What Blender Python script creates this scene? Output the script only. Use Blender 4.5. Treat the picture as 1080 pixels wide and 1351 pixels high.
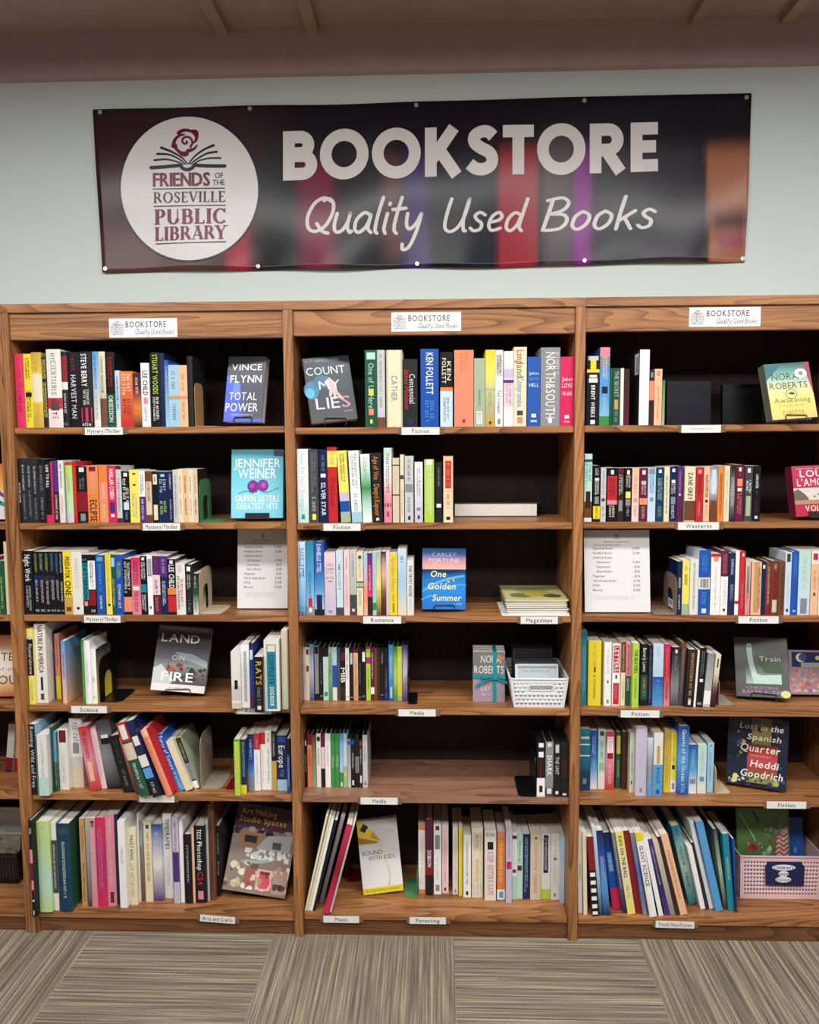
import bpy, math, random
from mathutils import Matrix, Vector
R = math.radians
random.seed(7)
SC = bpy.context.scene
for o in list(bpy.data.objects):
    bpy.data.objects.remove(o)
COL = SC.collection

# ------------------------------------------------------------------ camera
FPX = 1030.0
EYE = Vector((0.0036, -2.4828, 1.655))
YAW, PITCH, ROLL = -0.0328, 0.0885, 0.0056
_f = Vector((math.sin(YAW) * math.cos(PITCH), math.cos(YAW) * math.cos(PITCH), -math.sin(PITCH)))
_r0 = Vector((math.cos(YAW), -math.sin(YAW), 0))
_d0 = _f.cross(_r0)
_r = _r0 * math.cos(ROLL) + _d0 * math.sin(ROLL)
_d = _d0 * math.cos(ROLL) - _r0 * math.sin(ROLL)
cam = bpy.data.cameras.new('camera')
cam.sensor_fit = 'HORIZONTAL'
cam.sensor_width = 36.0
cam.lens = FPX / 1080.0 * 36.0
cam.clip_start = 0.05
camo = bpy.data.objects.new('camera', cam)
COL.objects.link(camo)
mw = Matrix.Identity(4)
for i in range(3):
    mw[i][0], mw[i][1], mw[i][2], mw[i][3] = _r[i], -_d[i], -_f[i], EYE[i]
camo.matrix_world = mw
SC.camera = camo

# ------------------------------------------------------------------ light and exposure
SC.view_settings.view_transform = 'Standard'
SC.view_settings.look = 'None'
SC.view_settings.gamma = 1.0
SC.view_settings.use_curve_mapping = False
SC.view_settings.exposure = -0.06
world = bpy.data.worlds.new('room_ambience')
SC.world = world
world.use_nodes = True
world.node_tree.nodes['Background'].inputs[0].default_value = (1.0, 0.96, 0.96, 1)
world.node_tree.nodes['Background'].inputs[1].default_value = 0.095


def lamp(name, x, y, z, sx, sy, power, tilt=0.0, col=(1.0, 0.985, 0.96)):
    l = bpy.data.lights.new(name, 'AREA')
    l.shape = 'RECTANGLE'
    l.size, l.size_y = sx, sy
    l.energy = power
    l.color = col
    o = bpy.data.objects.new(name, l)
    o.location = (x, y, z)
    o.rotation_euler = (tilt, 0, 0)
    COL.objects.link(o)
    return o


lamp('ceiling_lamp_row', 0.1, -1.25, 2.98, 4.4, 0.25, 82, 0.0)
for k, x in enumerate((-2.3, -0.45, 1.4, 3.25)):
    lamp('ceiling_lamp_behind', x, -2.6, 2.98, 1.2, 0.55, 50, 0.0)


# ------------------------------------------------------------------ measuring the photo: pixel <-> place
def U(px, py, y):
    """the point on the upright plane at depth y that the camera sees at px, py"""
    v = _r * ((px - 540) / FPX) + _d * ((py - 675.5) / FPX) + _f
    t = (y - EYE.y) / v.y
    return EYE.x + t * v.x, EYE.z + t * v.z


def UZ(px, py, z):
    v = _r * ((px - 540) / FPX) + _d * ((py - 675.5) / FPX) + _f
    t = (z - EYE.z) / v.z
    return EYE.x + t * v.x, EYE.y + t * v.y


def PR(p):
    q = Vector(p) - EYE
    z = q.dot(_f)
    return 540 + FPX * q.dot(_r) / z, 675.5 + FPX * q.dot(_d) / z


# ------------------------------------------------------------------ materials
def srgb(h):
    if isinstance(h, str):
        c = [int(h[i:i + 2], 16) / 255 for i in (0, 2, 4)]
    else:
        c = h
    return tuple(x / 12.92 if x <= 0.04045 else ((x + 0.055) / 1.055) ** 2.4 for x in c)


class NT:
    def __init__(self, name):
        self.m = bpy.data.materials.new(name)
        self.m.use_nodes = True
        self.t = self.m.node_tree
        self.b = self.t.nodes['Principled BSDF']

    def n(self, typ, **kw):
        nd = self.t.nodes.new(typ)
        for k, v in kw.items():
            if k.startswith('i_'):
                key = k[2:]
                nd.inputs[int(key) if key.isdigit() else key.replace('_', ' ')].default_value = v
            else:
                setattr(nd, k, v)
        return nd

    def l(self, a, ao, b, bi):
        self.t.links.new(a.outputs[ao], b.inputs[bi])


def ramp(nt, stops):
    r = nt.n('ShaderNodeValToRGB')
    e = r.color_ramp.elements
    while len(e) < len(stops):
        e.new(0.5)
    for k, (p, c) in enumerate(stops):
        e[k].position = p
        e[k].color = (*srgb(c), 1)
    return r


def plain(name, col, rough=0.5, metal=0.0, spec=0.5, noise=0.06, scale=30):
    nt = NT(name)
    tc = nt.n('ShaderNodeTexCoord')
    no = nt.n('ShaderNodeTexNoise', i_Scale=scale, i_Detail=4.0)
    nt.l(tc, 'Object', no, 'Vector')
    c = srgb(col)
    mx = nt.n('ShaderNodeMix', data_type='RGBA')
    mx.inputs['A'].default_value = (*[v * (1 - noise * 2) for v in c], 1)
    mx.inputs['B'].default_value = (*[min(1, v * (1 + noise)) for v in c], 1)
    nt.t.links.new(no.outputs[0], mx.inputs['Factor'])
    nt.t.links.new(mx.outputs['Result'], nt.b.inputs['Base Color'])
    nt.b.inputs['Roughness'].default_value = rough
    nt.b.inputs['Metallic'].default_value = metal
    nt.b.inputs['Specular IOR Level'].default_value = spec
    return nt.m


def oak(name, axis, light='b37c4b', mid='8e5d36', dark='52321c', rough=0.42):
    """oak veneer: long grain along the axis, cathedral bands and short dark pores"""
    nt = NT(name)
    tc = nt.n('ShaderNodeTexCoord')
    oi = nt.n('ShaderNodeObjectInfo')
    add = nt.n('ShaderNodeVectorMath', operation='ADD')
    sc = nt.n('ShaderNodeVectorMath', operation='SCALE')
    comb = nt.n('ShaderNodeCombineXYZ', i_0=1.0, i_1=0.7, i_2=0.4)
    nt.l(comb, 0, sc, 0)
    mul = nt.n('ShaderNodeMath', operation='MULTIPLY', i_1=37.0)
    nt.l(oi, 'Random', mul, 0)
    nt.t.links.new(mul.outputs[0], sc.inputs['Scale'])
    nt.l(tc, 'Object', add, 0)
    nt.l(sc, 0, add, 1)
    s = [10.0, 10.0, 10.0]
    s[axis] = 0.8
    mp = nt.n('ShaderNodeMapping')
    mp.inputs['Scale'].default_value = s
    nt.l(add, 0, mp, 'Vector')
    n1 = nt.n('ShaderNodeTexNoise', i_Scale=0.8, i_Detail=1.5, i_Distortion=0.3)
    nt.l(mp, 0, n1, 'Vector')
    m1 = nt.n('ShaderNodeMath', operation='MULTIPLY', i_1=24.0)
    nt.l(n1, 0, m1, 0)
    fr = nt.n('ShaderNodeMath', operation='FRACT')
    nt.l(m1, 0, fr, 0)
    line = nt.n('ShaderNodeMath', operation='POWER', i_1=2.2)
    nt.l(fr, 0, line, 0)
    s2 = [520.0, 520.0, 520.0]
    s2[axis] = 14.0
    mp2 = nt.n('ShaderNodeMapping')
    mp2.inputs['Scale'].default_value = s2
    nt.l(add, 0, mp2, 'Vector')
    n2 = nt.n('ShaderNodeTexNoise', i_Scale=1.0, i_Detail=2.0, i_Roughness=0.6)
    nt.l(mp2, 0, n2, 'Vector')
    s3 = [28.0, 28.0, 28.0]
    s3[axis] = 1.2
    mp3 = nt.n('ShaderNodeMapping')
    mp3.inputs['Scale'].default_value = s3
    nt.l(add, 0, mp3, 'Vector')
    n3 = nt.n('ShaderNodeTexNoise', i_Scale=1.0, i_Detail=3.0)
    nt.l(mp3, 0, n3, 'Vector')
    mixf = nt.n('ShaderNodeMath', operation='MULTIPLY_ADD', i_1=-0.34)
    nt.l(line, 0, mixf, 0)
    h = nt.n('ShaderNodeMath', operation='MULTIPLY_ADD', i_1=0.55)
    nt.l(n2, 0, h, 0)
    h3 = nt.n('ShaderNodeMath', operation='MULTIPLY', i_1=0.75)
    nt.l(n3, 0, h3, 0)
    nt.l(h3, 0, h, 2)
    nt.l(h, 0, mixf, 2)
    r = ramp(nt, [(0.2, dark), (0.46, mid), (0.78, light), (0.95, light)])
    nt.l(mixf, 0, r, 0)
    nt.l(r, 0, nt.b, 'Base Color')
    nt.b.inputs['Roughness'].default_value = rough
    bp = nt.n('ShaderNodeBump', i_Strength=0.12, i_Distance=0.001)
    nt.l(mixf, 0, bp, 'Height')
    nt.l(bp, 0, nt.b, 'Normal')
    return nt.m


def printed(name, rough, spec=0.5):
    """printed board or paper: the print's own inks are stored with the surface"""
    nt = NT(name)
    at = nt.n('ShaderNodeAttribute', attribute_name='ink')
    tc = nt.n('ShaderNodeTexCoord')
    no = nt.n('ShaderNodeTexNoise', i_Scale=120.0, i_Detail=2.0)
    nt.l(tc, 'Object', no, 'Vector')
    mr = nt.n('ShaderNodeMapRange', i_3=0.9, i_4=1.04)
    nt.l(no, 0, mr, 0)
    mx = nt.n('ShaderNodeVectorMath', operation='SCALE')
    nt.l(at, 'Color', mx, 0)
    nt.t.links.new(mr.outputs[0], mx.inputs['Scale'])
    nt.l(mx, 0, nt.b, 'Base Color')
    nt.b.inputs['Roughness'].default_value = rough
    nt.b.inputs['Specular IOR Level'].default_value = spec
    return nt.m


def pages_mat():
    nt = NT('paper_pages')
    tc = nt.n('ShaderNodeTexCoord')
    oi = nt.n('ShaderNodeObjectInfo')
    mp = nt.n('ShaderNodeMapping')
    mp.inputs['Scale'].default_value = (900, 1.5, 1.5)
    nt.l(tc, 'Object', mp, 'Vector')
    no = nt.n('ShaderNodeTexNoise', i_Scale=1.0, i_Detail=2.0)
    nt.l(mp, 0, no, 'Vector')
    r1 = ramp(nt, [(0.3, 'b9ae98'), (0.6, 'ece5d4')])
    r2 = ramp(nt, [(0.3, 'c4c2bc'), (0.6, 'f3f1ec')])
    nt.l(no, 0, r1, 0)
    nt.l(no, 0, r2, 0)
    mx = nt.n('ShaderNodeMix', data_type='RGBA')
    nt.t.links.new(oi.outputs['Random'], mx.inputs['Factor'])
    nt.t.links.new(r1.outputs[0], mx.inputs['A'])
    nt.t.links.new(r2.outputs[0], mx.inputs['B'])
    nt.t.links.new(mx.outputs['Result'], nt.b.inputs['Base Color'])
    nt.b.inputs['Roughness'].default_value = 0.9
    return nt.m


def carpet_mat(x0, y0):
    """carpet tiles 0.61 m: fine stripes, turned by a quarter from tile to tile"""
    nt = NT('striped_carpet_tile')
    tc = nt.n('ShaderNodeTexCoord')
    sp = nt.n('ShaderNodeSeparateXYZ')
    nt.l(tc, 'Object', sp, 0)

    def cell(i, off):
        a = nt.n('ShaderNodeMath', operation='SUBTRACT', i_1=off)
        nt.l(sp, i, a, 0)
        b = nt.n('ShaderNodeMath', operation='DIVIDE', i_1=0.61)
        nt.l(a, 0, b, 0)
        c = nt.n('ShaderNodeMath', operation='FLOOR')
        nt.l(b, 0, c, 0)
        return b, c
    bx_, cx = cell(0, x0)
    by_, cy = cell(1, y0)
    s = nt.n('ShaderNodeMath', operation='ADD')
    nt.l(cx, 0, s, 0)
    nt.l(cy, 0, s, 1)
    md = nt.n('ShaderNodeMath', operation='FLOORED_MODULO', i_1=2.0)
    nt.l(s, 0, md, 0)
    seed = nt.n('ShaderNodeMath', operation='MULTIPLY_ADD', i_1=3.71)
    nt.l(cx, 0, seed, 0)
    nt.l(cy, 0, seed, 2)

    def stripes(sa, sb):
        mp = nt.n('ShaderNodeMapping')
        mp.inputs['Scale'].default_value = (sa, sb, 1)
        nt.l(tc, 'Object', mp, 'Vector')
        n1 = nt.n('ShaderNodeTexNoise', noise_dimensions='4D', i_Scale=1.0, i_Detail=3.0, i_Roughness=0.65)
        nt.l(mp, 0, n1, 'Vector')
        nt.t.links.new(seed.outputs[0], n1.inputs['W'])
        return n1
    a = stripes(150.0, 2.2)
    b = stripes(2.2, 150.0)
    mx = nt.n('ShaderNodeMix', data_type='FLOAT')
    nt.t.links.new(md.outputs[0], mx.inputs['Factor'])
    nt.t.links.new(a.outputs[0], mx.inputs['A'])
    nt.t.links.new(b.outputs[0], mx.inputs['B'])
    pile = nt.n('ShaderNodeTexNoise', i_Scale=260.0, i_Detail=3.0)
    nt.l(tc, 'Object', pile, 'Vector')
    pm = nt.n('ShaderNodeMath', operation='MULTIPLY_ADD', i_1=0.24)
    nt.l(pile, 0, pm, 0)
    nt.t.links.new(mx.outputs[0], pm.inputs[2])
    r = ramp(nt, [(0.42, '4c443d'), (0.56, '71675c'), (0.67, '8c816f'), (0.82, 'b4a98f')])
    nt.l(pm, 0, r, 0)
    nt.l(r, 0, nt.b, 'Base Color')
    nt.b.inputs['Roughness'].default_value = 0.97
    nt.b.inputs['Specular IOR Level'].default_value = 0.1
    bp = nt.n('ShaderNodeBump', i_Strength=0.5, i_Distance=0.003)
    nt.l(pm, 0, bp, 'Height')
    nt.l(bp, 0, nt.b, 'Normal')
    return nt.m


M_OAKX = oak('oak_grain_along', 0)
M_LAMINATE = oak('pinkish_brown_laminate', 0, '9d745c', '8b634d', '664636', 0.4)
M_OAKZ = oak('oak_grain_upright', 2)
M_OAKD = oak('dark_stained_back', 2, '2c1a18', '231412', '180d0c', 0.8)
M_KICK = oak('oak_toe_board', 0, '7f5434', '694226', '432818', 0.45)
M_GLOSS = printed('glossy_printed_board', 0.28)
M_MATTE = printed('matt_printed_board', 0.55, 0.35)
M_VINYL = printed('printed_vinyl', 0.2, 0.22)
M_PAGES = pages_mat()
M_BLACK = plain('black_enamel', '121214', 0.35)
M_CASE = plain('black_plastic_case', '17171a', 0.35)
M_STEEL = plain('zinc_metal', 'b9b9b6', 0.3, 1.0)
M_WHITEPL = plain('white_plastic', 'e4e6e8', 0.4)
M_PINKPL = plain('pale_pink_plastic', 'e8c6cb', 0.45)
M_RIBBON = plain('teal_satin', '1d8f9c', 0.35)
M_TAGBACK = plain('clear_holder_strip', '7b6248', 0.25)


def acrylic():
    nt = NT('clear_acrylic')
    tr = nt.n('ShaderNodeBsdfTransparent')
    gl = nt.n('ShaderNodeBsdfGlossy', i_Roughness=0.03)
    fz = nt.n('ShaderNodeFresnel', i_IOR=1.45)
    mx = nt.n('ShaderNodeMixShader')
    ge = nt.n('ShaderNodeNewGeometry')
    fr = nt.n('ShaderNodeMath', operation='SUBTRACT', i_0=1.0)
    nt.l(ge, 'Backfacing', fr, 1)
    ml = nt.n('ShaderNodeMath', operation='MULTIPLY')
    nt.l(fz, 0, ml, 0)
    nt.l(fr, 0, ml, 1)
    nt.l(ml, 0, mx, 0)
    nt.l(tr, 0, mx, 1)
    nt.l(gl, 0, mx, 2)
    out = [n for n in nt.t.nodes if n.type == 'OUTPUT_MATERIAL'][0]
    nt.l(mx, 0, out, 'Surface')
    return nt.m


M_CLEAR = acrylic()


# ------------------------------------------------------------------ mesh building
class MB:
    def __init__(self):
        self.v, self.f, self.c, self.mi, self.mats = [], [], [], [], []

    def mat(self, m):
        if m not in self.mats:
            self.mats.append(m)
        return self.mats.index(m)

    def face(self, pts, cols=None, m=None):
        i = len(self.v)
        self.v.extend(tuple(p) for p in pts)
        self.f.append(tuple(range(i, i + len(pts))))
        if cols is None:
            cols = (1, 1, 1)
        if isinstance(cols, tuple):
            cols = [cols] * len(pts)
        self.c.extend(cols)
        self.mi.append(self.mat(m) if m else 0)

    def box(self, a, b, cols=None, m=None):
        (x0, y0, z0), (x1, y1, z1) = a, b
        P = [(x0, y0, z0), (x1, y0, z0), (x1, y1, z0), (x0, y1, z0), (x0, y0, z1), (x1, y0, z1), (x1, y1, z1), (x0, y1, z1)]
        for q in ((0, 1, 5, 4), (1, 2, 6, 5), (2, 3, 7, 6), (3, 0, 4, 7), (4, 5, 6, 7), (3, 2, 1, 0)):
            self.face([P[k] for k in q], cols, m)

    def tube(self, pts, r, n=8, closed=False, cols=None, m=None):
        pts = [Vector(p) for p in pts]
        N = len(pts)
        rings = []
        for i, p in enumerate(pts):
            a = pts[(i - 1) % N] if (closed or i > 0) else p
            b = pts[(i + 1) % N] if (closed or i < N - 1) else p
            d = (b - a).normalized()
            u = d.cross(Vector((0, 0, 1)))
            if u.length < 0.1:
                u = d.cross(Vector((0, 1, 0)))
            u.normalize()
            w = d.cross(u).normalized()
            rings.append([p + (u * math.cos(t) + w * math.sin(t)) * r for t in [2 * math.pi * k / n for k in range(n)]])
        for i in range(N if closed else N - 1):
            A, B = rings[i], rings[(i + 1) % N]
            for k in range(n):
                self.face([A[k], A[(k + 1) % n], B[(k + 1) % n], B[k]], cols, m)
        if not closed:
            self.face(rings[0][::-1], cols, m)
            self.face(rings[-1], cols, m)

    def build(self, name, m, parent=None, weld=False):
        me = bpy.data.meshes.new(name)
        me.from_pydata(self.v, [], self.f)
        ca = me.color_attributes.new('ink', 'FLOAT_COLOR', 'CORNER')
        flat = []
        for c in self.c:
            flat.extend((c[0], c[1], c[2], 1.0))
        ca.data.foreach_set('color', flat)
        mats = self.mats or [m]
        if self.mats and m is not None and any(x == 0 for x in self.mi) and self.mats[0] is not m:
            pass
        for x in mats:
            me.materials.append(x)
        me.polygons.foreach_set('material_index', self.mi)
        me.update()
        o = bpy.data.objects.new(name, me)
        COL.objects.link(o)
        if parent:
            o.parent = parent
        return o


def bevelled(name, a, b, m, parent=None, bev=0.0015):
    """a board with softened edges"""
    mb = MB()
    c = [(a[i] + b[i]) / 2 for i in range(3)]
    h = [abs(b[i] - a[i]) / 2 for i in range(3)]
    mb.box([-x for x in h], h)
    o = mb.build(name, m, parent)
    me = o.data
    import bmesh
    bm = bmesh.new()
    bm.from_mesh(me)
    bmesh.ops.remove_doubles(bm, verts=bm.verts, dist=1e-6)
    if bev:
        bmesh.ops.bevel(bm, geom=bm.edges[:], offset=min(bev, min(h) * 0.45), segments=2, affect='EDGES')
    bm.to_mesh(me)
    bm.free()
    o.location = c
    return o


def empty(name, loc=(0, 0, 0)):
    o = bpy.data.objects.new(name, None)
    o.location = loc
    o.empty_display_size = 0.05
    COL.objects.link(o)
    return o


def tag(o, label=None, cat=None, group=None, kind=None):
    for k, v in (('label', label), ('category', cat), ('group', group), ('kind', kind)):
        if v:
            o[k] = v
    return o


# ------------------------------------------------------------------ lettering
GLY = {}


def load_glyphs():
    chars = "ABCDEFGHIJKLMNOPQRSTUVWXYZabcdefghijklmnopqrstuvwxyz0123456789&'./-$:,"
    for bold in (0, 1):
        for ch in chars:
            cu = bpy.data.curves.new('glyph', 'FONT')
            cu.body = ch
            cu.size = 1.0
            cu.resolution_u = 2
            cu.offset = 0.012 if bold and ch not in 'MW' else 0.0
            ob = bpy.data.objects.new('glyph', cu)
            COL.objects.link(ob)
            GLY[(ch, bold)] = ob
    bpy.context.view_layer.update()
    dg = bpy.context.evaluated_depsgraph_get()
    for k, ob in list(GLY.items()):
        ev = ob.evaluated_get(dg)
        me = ev.to_mesh()
        vs = [(v.co.x, v.co.y) for v in me.vertices]
        fs = [tuple(p.vertices) for p in me.polygons]
        ev.to_mesh_clear()
        GLY[k] = (vs, fs)
        cu = ob.data
        bpy.data.objects.remove(ob)
        bpy.data.curves.remove(cu)
    H = max(y for x, y in GLY[('H', 0)][0])
    for k, (vs, fs) in list(GLY.items()):
        x0 = min(x for x, y in vs)
        vs = [((x - x0) / H, y / H) for x, y in vs]
        GLY[k] = (vs, fs, max(x for x, y in vs))


load_glyphs()


def text_polys(s, bold=0, gap=0.16):
    """flat outlines of a word, cap height 1, starting at 0,0"""
    out, x = [], 0.0
    for ch in s:
        if ch == ' ':
            x += 0.45
            continue
        g = GLY.get((ch, bold))
        if not g:
            continue
        vs, fs, w = g
        out.append(([(a + x, b) for a, b in vs], fs))
        x += w + gap
    return out, max(x - gap, 0.01)


def scribble(n, rnd):
    """print too small to read"""
    out, x = [], 0.0
    for k in range(n):
        if rnd.random() < 0.14:
            x += 0.5
        w = rnd.uniform(0.3, 0.62)
        h = rnd.uniform(0.75, 1.0)
        kind = rnd.random()
        q = 0.15
        if kind < 0.35:
            rects = [(0, 0, q, h), (0, h - q, w, h), (0, 0, w, q)]
        elif kind < 0.6:
            rects = [(0, 0, q, h), (w - q, 0, w, h), (0, h * 0.4, w, h * 0.4 + q)]
        elif kind < 0.8:
            rects = [(w / 2 - q / 2, 0, w / 2 + q / 2, h), (0, h - q, w, h)]
        else:
            rects = [(0, 0, w, q), (0, h * 0.45, w, h * 0.45 + q), (0, h - q, w, h)]
        for a, b, c, d in rects:
            out.append(([(x + a, b), (x + c, b), (x + c, d), (x + a, d)], [(0, 1, 2, 3)]))
        x += w + 0.22
    return out, max(x, 0.01)


def smooth(pts, n=6, closed=False):
    if len(pts) < 3:
        return pts
    out = []
    N = len(pts)
    rng = range(N if closed else N - 1)
    for i in rng:
        p0 = pts[(i - 1) % N] if (closed or i > 0) else pts[0]
        p1, p2 = pts[i], pts[(i + 1) % N]
        p3 = pts[(i + 2) % N] if (closed or i + 2 < N) else pts[-1]
        for k in range(n):
            t = k / n
            out.append(tuple(0.5 * (2 * p1[j] + (p2[j] - p0[j]) * t + (2 * p0[j] - 5 * p1[j] + 4 * p2[j] - p3[j]) * t * t + (3 * p1[j] - p0[j] - 3 * p2[j] + p3[j]) * t ** 3) for j in (0, 1)))
    out.append(pts[0] if closed else pts[-1])
    return out


def ribbon(pts, w, caps=True, w1=None):
    """a stroke of width w along a path, as flat faces"""
    out = []
    N = len(pts)
    L, Rr = [], []
    closed = abs(pts[0][0] - pts[-1][0]) + abs(pts[0][1] - pts[-1][1]) < 1e-6 and N > 3
    for i in range(N):
        a = pts[i - 1] if i else (pts[-2] if closed else pts[0])
        b = pts[i + 1] if i < N - 1 else (pts[1] if closed else pts[-1])
        dx, dy = b[0] - a[0], b[1] - a[1]
        l = math.hypot(dx, dy) or 1
        ww = w if w1 is None else w + (w1 - w) * i / (N - 1)
        nx, ny = -dy / l * ww / 2, dx / l * ww / 2
        L.append((pts[i][0] + nx, pts[i][1] + ny))
        Rr.append((pts[i][0] - nx, pts[i][1] - ny))
    for i in range(N - 1):
        out.append(([Rr[i], Rr[i + 1], L[i + 1], L[i]], [(0, 1, 2, 3)]))
    if caps and not closed:
        for p, ww in ((pts[0], w), (pts[-1], w if w1 is None else w1)):
            c = [(p[0] + ww / 2 * math.cos(t), p[1] + ww / 2 * math.sin(t)) for t in [2 * math.pi * k / 10 for k in range(10)]]
            out.append((c, [tuple(range(10))]))
    return out


def arc(cx, cy, rx, ry, a0, a1, n=16):
    return [(cx + rx * math.cos(R(a0 + (a1 - a0) * k / n)), cy + ry * math.sin(R(a0 + (a1 - a0) * k / n))) for k in range(n + 1)]


BW = 0.25
h_ = BW / 2
SANS = {  # heavy geometric capitals (stroke paths, advance width)
    'B': ([[(h_, 0), (h_, 1)], [(0.1, 1 - h_), (0.38, 1 - h_)] + arc(0.38, 0.71, 0.165, 0.165, 90, -90, 12) + [(0.1, 0.545)], [(0.1, 0.5)] + [(0.42, 0.49)] + arc(0.42, 0.31, 0.19, 0.185, 90, -90, 12) + [(0.1, h_)]], 0.72),
    'O': ([arc(0.5, 0.5, 0.5 - h_ + 0.02, 0.5 - h_ + 0.02, 0, 360, 36)], 1.02),
    'K': ([[(h_, 0), (h_, 1)], [(0.16, 0.36), (0.62, 0.985)], [(0.3, 0.55), (0.68, 0.015)]], 0.8),
    'S': ([smooth([(0.565, 0.78), (0.45, 0.875), (0.3, 0.875), (0.165, 0.79), (0.17, 0.66), (0.3, 0.555), (0.46, 0.47), (0.54, 0.36), (0.52, 0.21), (0.38, 0.125), (0.2, 0.135), (0.06, 0.235)], 4)], 0.68),
    'T': ([[(0, 1 - h_), (0.66, 1 - h_)], [(0.33, 0), (0.33, 1)]], 0.66),
    'R': ([[(h_, 0), (h_, 1)], [(0.1, 1 - h_), (0.4, 1 - h_)] + arc(0.4, 0.67, 0.195, 0.205, 90, -90, 12) + [(0.1, 0.465)], [(0.34, 0.47), (0.66, 0.01)]], 0.78),
    'E': ([[(h_, 0), (h_, 1)], [(0.1, 1 - h_), (0.58, 1 - h_)], [(0.1, 0.51), (0.54, 0.51)], [(0.1, h_), (0.58, h_)]], 0.6),
}


def sans_word(s, gap=0.09):
    out, x = [], 0.0
    for ch in s:
        st, adv = SANS[ch]
        for p in st:
            out += ribbon([(a + x, b) for a, b in p], BW, caps=False)
        x += adv + gap
    return out, x - gap


HAND = {  # loose brush lettering, x-height 0.55
    'Q': ([[(0.62, 0.9), (0.42, 1.0), (0.18, 0.85), (0.05, 0.5), (0.1, 0.18), (0.3, 0.06), (0.55, 0.2), (0.7, 0.55), (0.68, 0.85), (0.55, 0.97), (0.42, 0.92)], [(0.32, 0.28), (0.5, 0.06), (0.66, 0.0)]], 0.72),
    'u': ([[(0.05, 0.55), (0.02, 0.2), (0.1, 0.03), (0.25, 0.08), (0.36, 0.3), (0.4, 0.55)], [(0.4, 0.55), (0.37, 0.2), (0.45, 0.02), (0.5, 0.05)]], 0.48),
    'a': ([[(0.4, 0.5), (0.24, 0.57), (0.06, 0.38), (0.04, 0.12), (0.16, 0.02), (0.34, 0.2), (0.42, 0.52)], [(0.42, 0.52), (0.38, 0.15), (0.48, 0.02)]], 0.48),
    'l': ([[(0.14, 1.0), (0.06, 0.5), (0.04, 0.1), (0.1, 0.0)]], 0.16),
    'i': ([[(0.09, 0.55), (0.05, 0.15), (0.1, 0.0)], [(0.12, 0.8), (0.125, 0.84)]], 0.16),
    't': ([[(0.2, 1.0), (0.12, 0.5), (0.1, 0.12), (0.18, 0.0)], [(0.0, 0.66), (0.34, 0.7)]], 0.3),
    'y': ([[(0.05, 0.55), (0.06, 0.25), (0.16, 0.12), (0.32, 0.28), (0.42, 0.55)], [(0.42, 0.55), (0.36, 0.1), (0.22, -0.36), (0.05, -0.45), (0.02, -0.3)]], 0.46),
    'U': ([[(0.12, 1.0), (0.05, 0.5), (0.06, 0.12), (0.22, 0.0), (0.42, 0.16), (0.55, 0.55), (0.6, 1.0)], [(0.6, 1.0), (0.52, 0.4), (0.56, 0.05), (0.62, 0.02)]], 0.66),
    's': ([[(0.36, 0.5), (0.22, 0.58), (0.1, 0.48), (0.16, 0.36), (0.3, 0.24), (0.28, 0.07), (0.12, 0.02), (0.02, 0.1)]], 0.4),
    'e': ([[(0.06, 0.28), (0.28, 0.34), (0.36, 0.46), (0.26, 0.58), (0.1, 0.45), (0.04, 0.2), (0.14, 0.03), (0.36, 0.1)]], 0.42),
    'd': ([[(0.38, 0.5), (0.22, 0.57), (0.06, 0.38), (0.04, 0.12), (0.16, 0.02), (0.32, 0.2), (0.4, 0.5)], [(0.5, 1.0), (0.42, 0.5), (0.38, 0.15), (0.46, 0.02)]], 0.5),
    'B': ([[(0.14, 0.95), (0.08, 0.45), (0.02, 0.0)], [(0.02, 0.92), (0.35, 1.0), (0.52, 0.85), (0.42, 0.62), (0.12, 0.5)], [(0.12, 0.5), (0.45, 0.48), (0.55, 0.28), (0.4, 0.05), (0.02, 0.0)]], 0.6),
    'o': ([[(0.24, 0.57), (0.08, 0.42), (0.04, 0.14), (0.17, 0.02), (0.36, 0.18), (0.4, 0.44), (0.24, 0.57)]], 0.46),
    'k': ([[(0.14, 1.0), (0.08, 0.5), (0.04, 0.0)], [(0.42, 0.55), (0.08, 0.26)], [(0.2, 0.34), (0.38, 0.0)]], 0.46),
}


def hand_word(s, w=0.095, slant=0.14):
    out, x = [], 0.0
    for ch in s:
        if ch == ' ':
            x += 0.3
            continue
        st, adv = HAND[ch]
        for p in st:
            q = smooth(p, 5) if len(p) > 2 else p
            out += ribbon([(a + x + slant * b, b) for a, b in q], w)
        x += adv + 0.06
    return out, x


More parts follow.
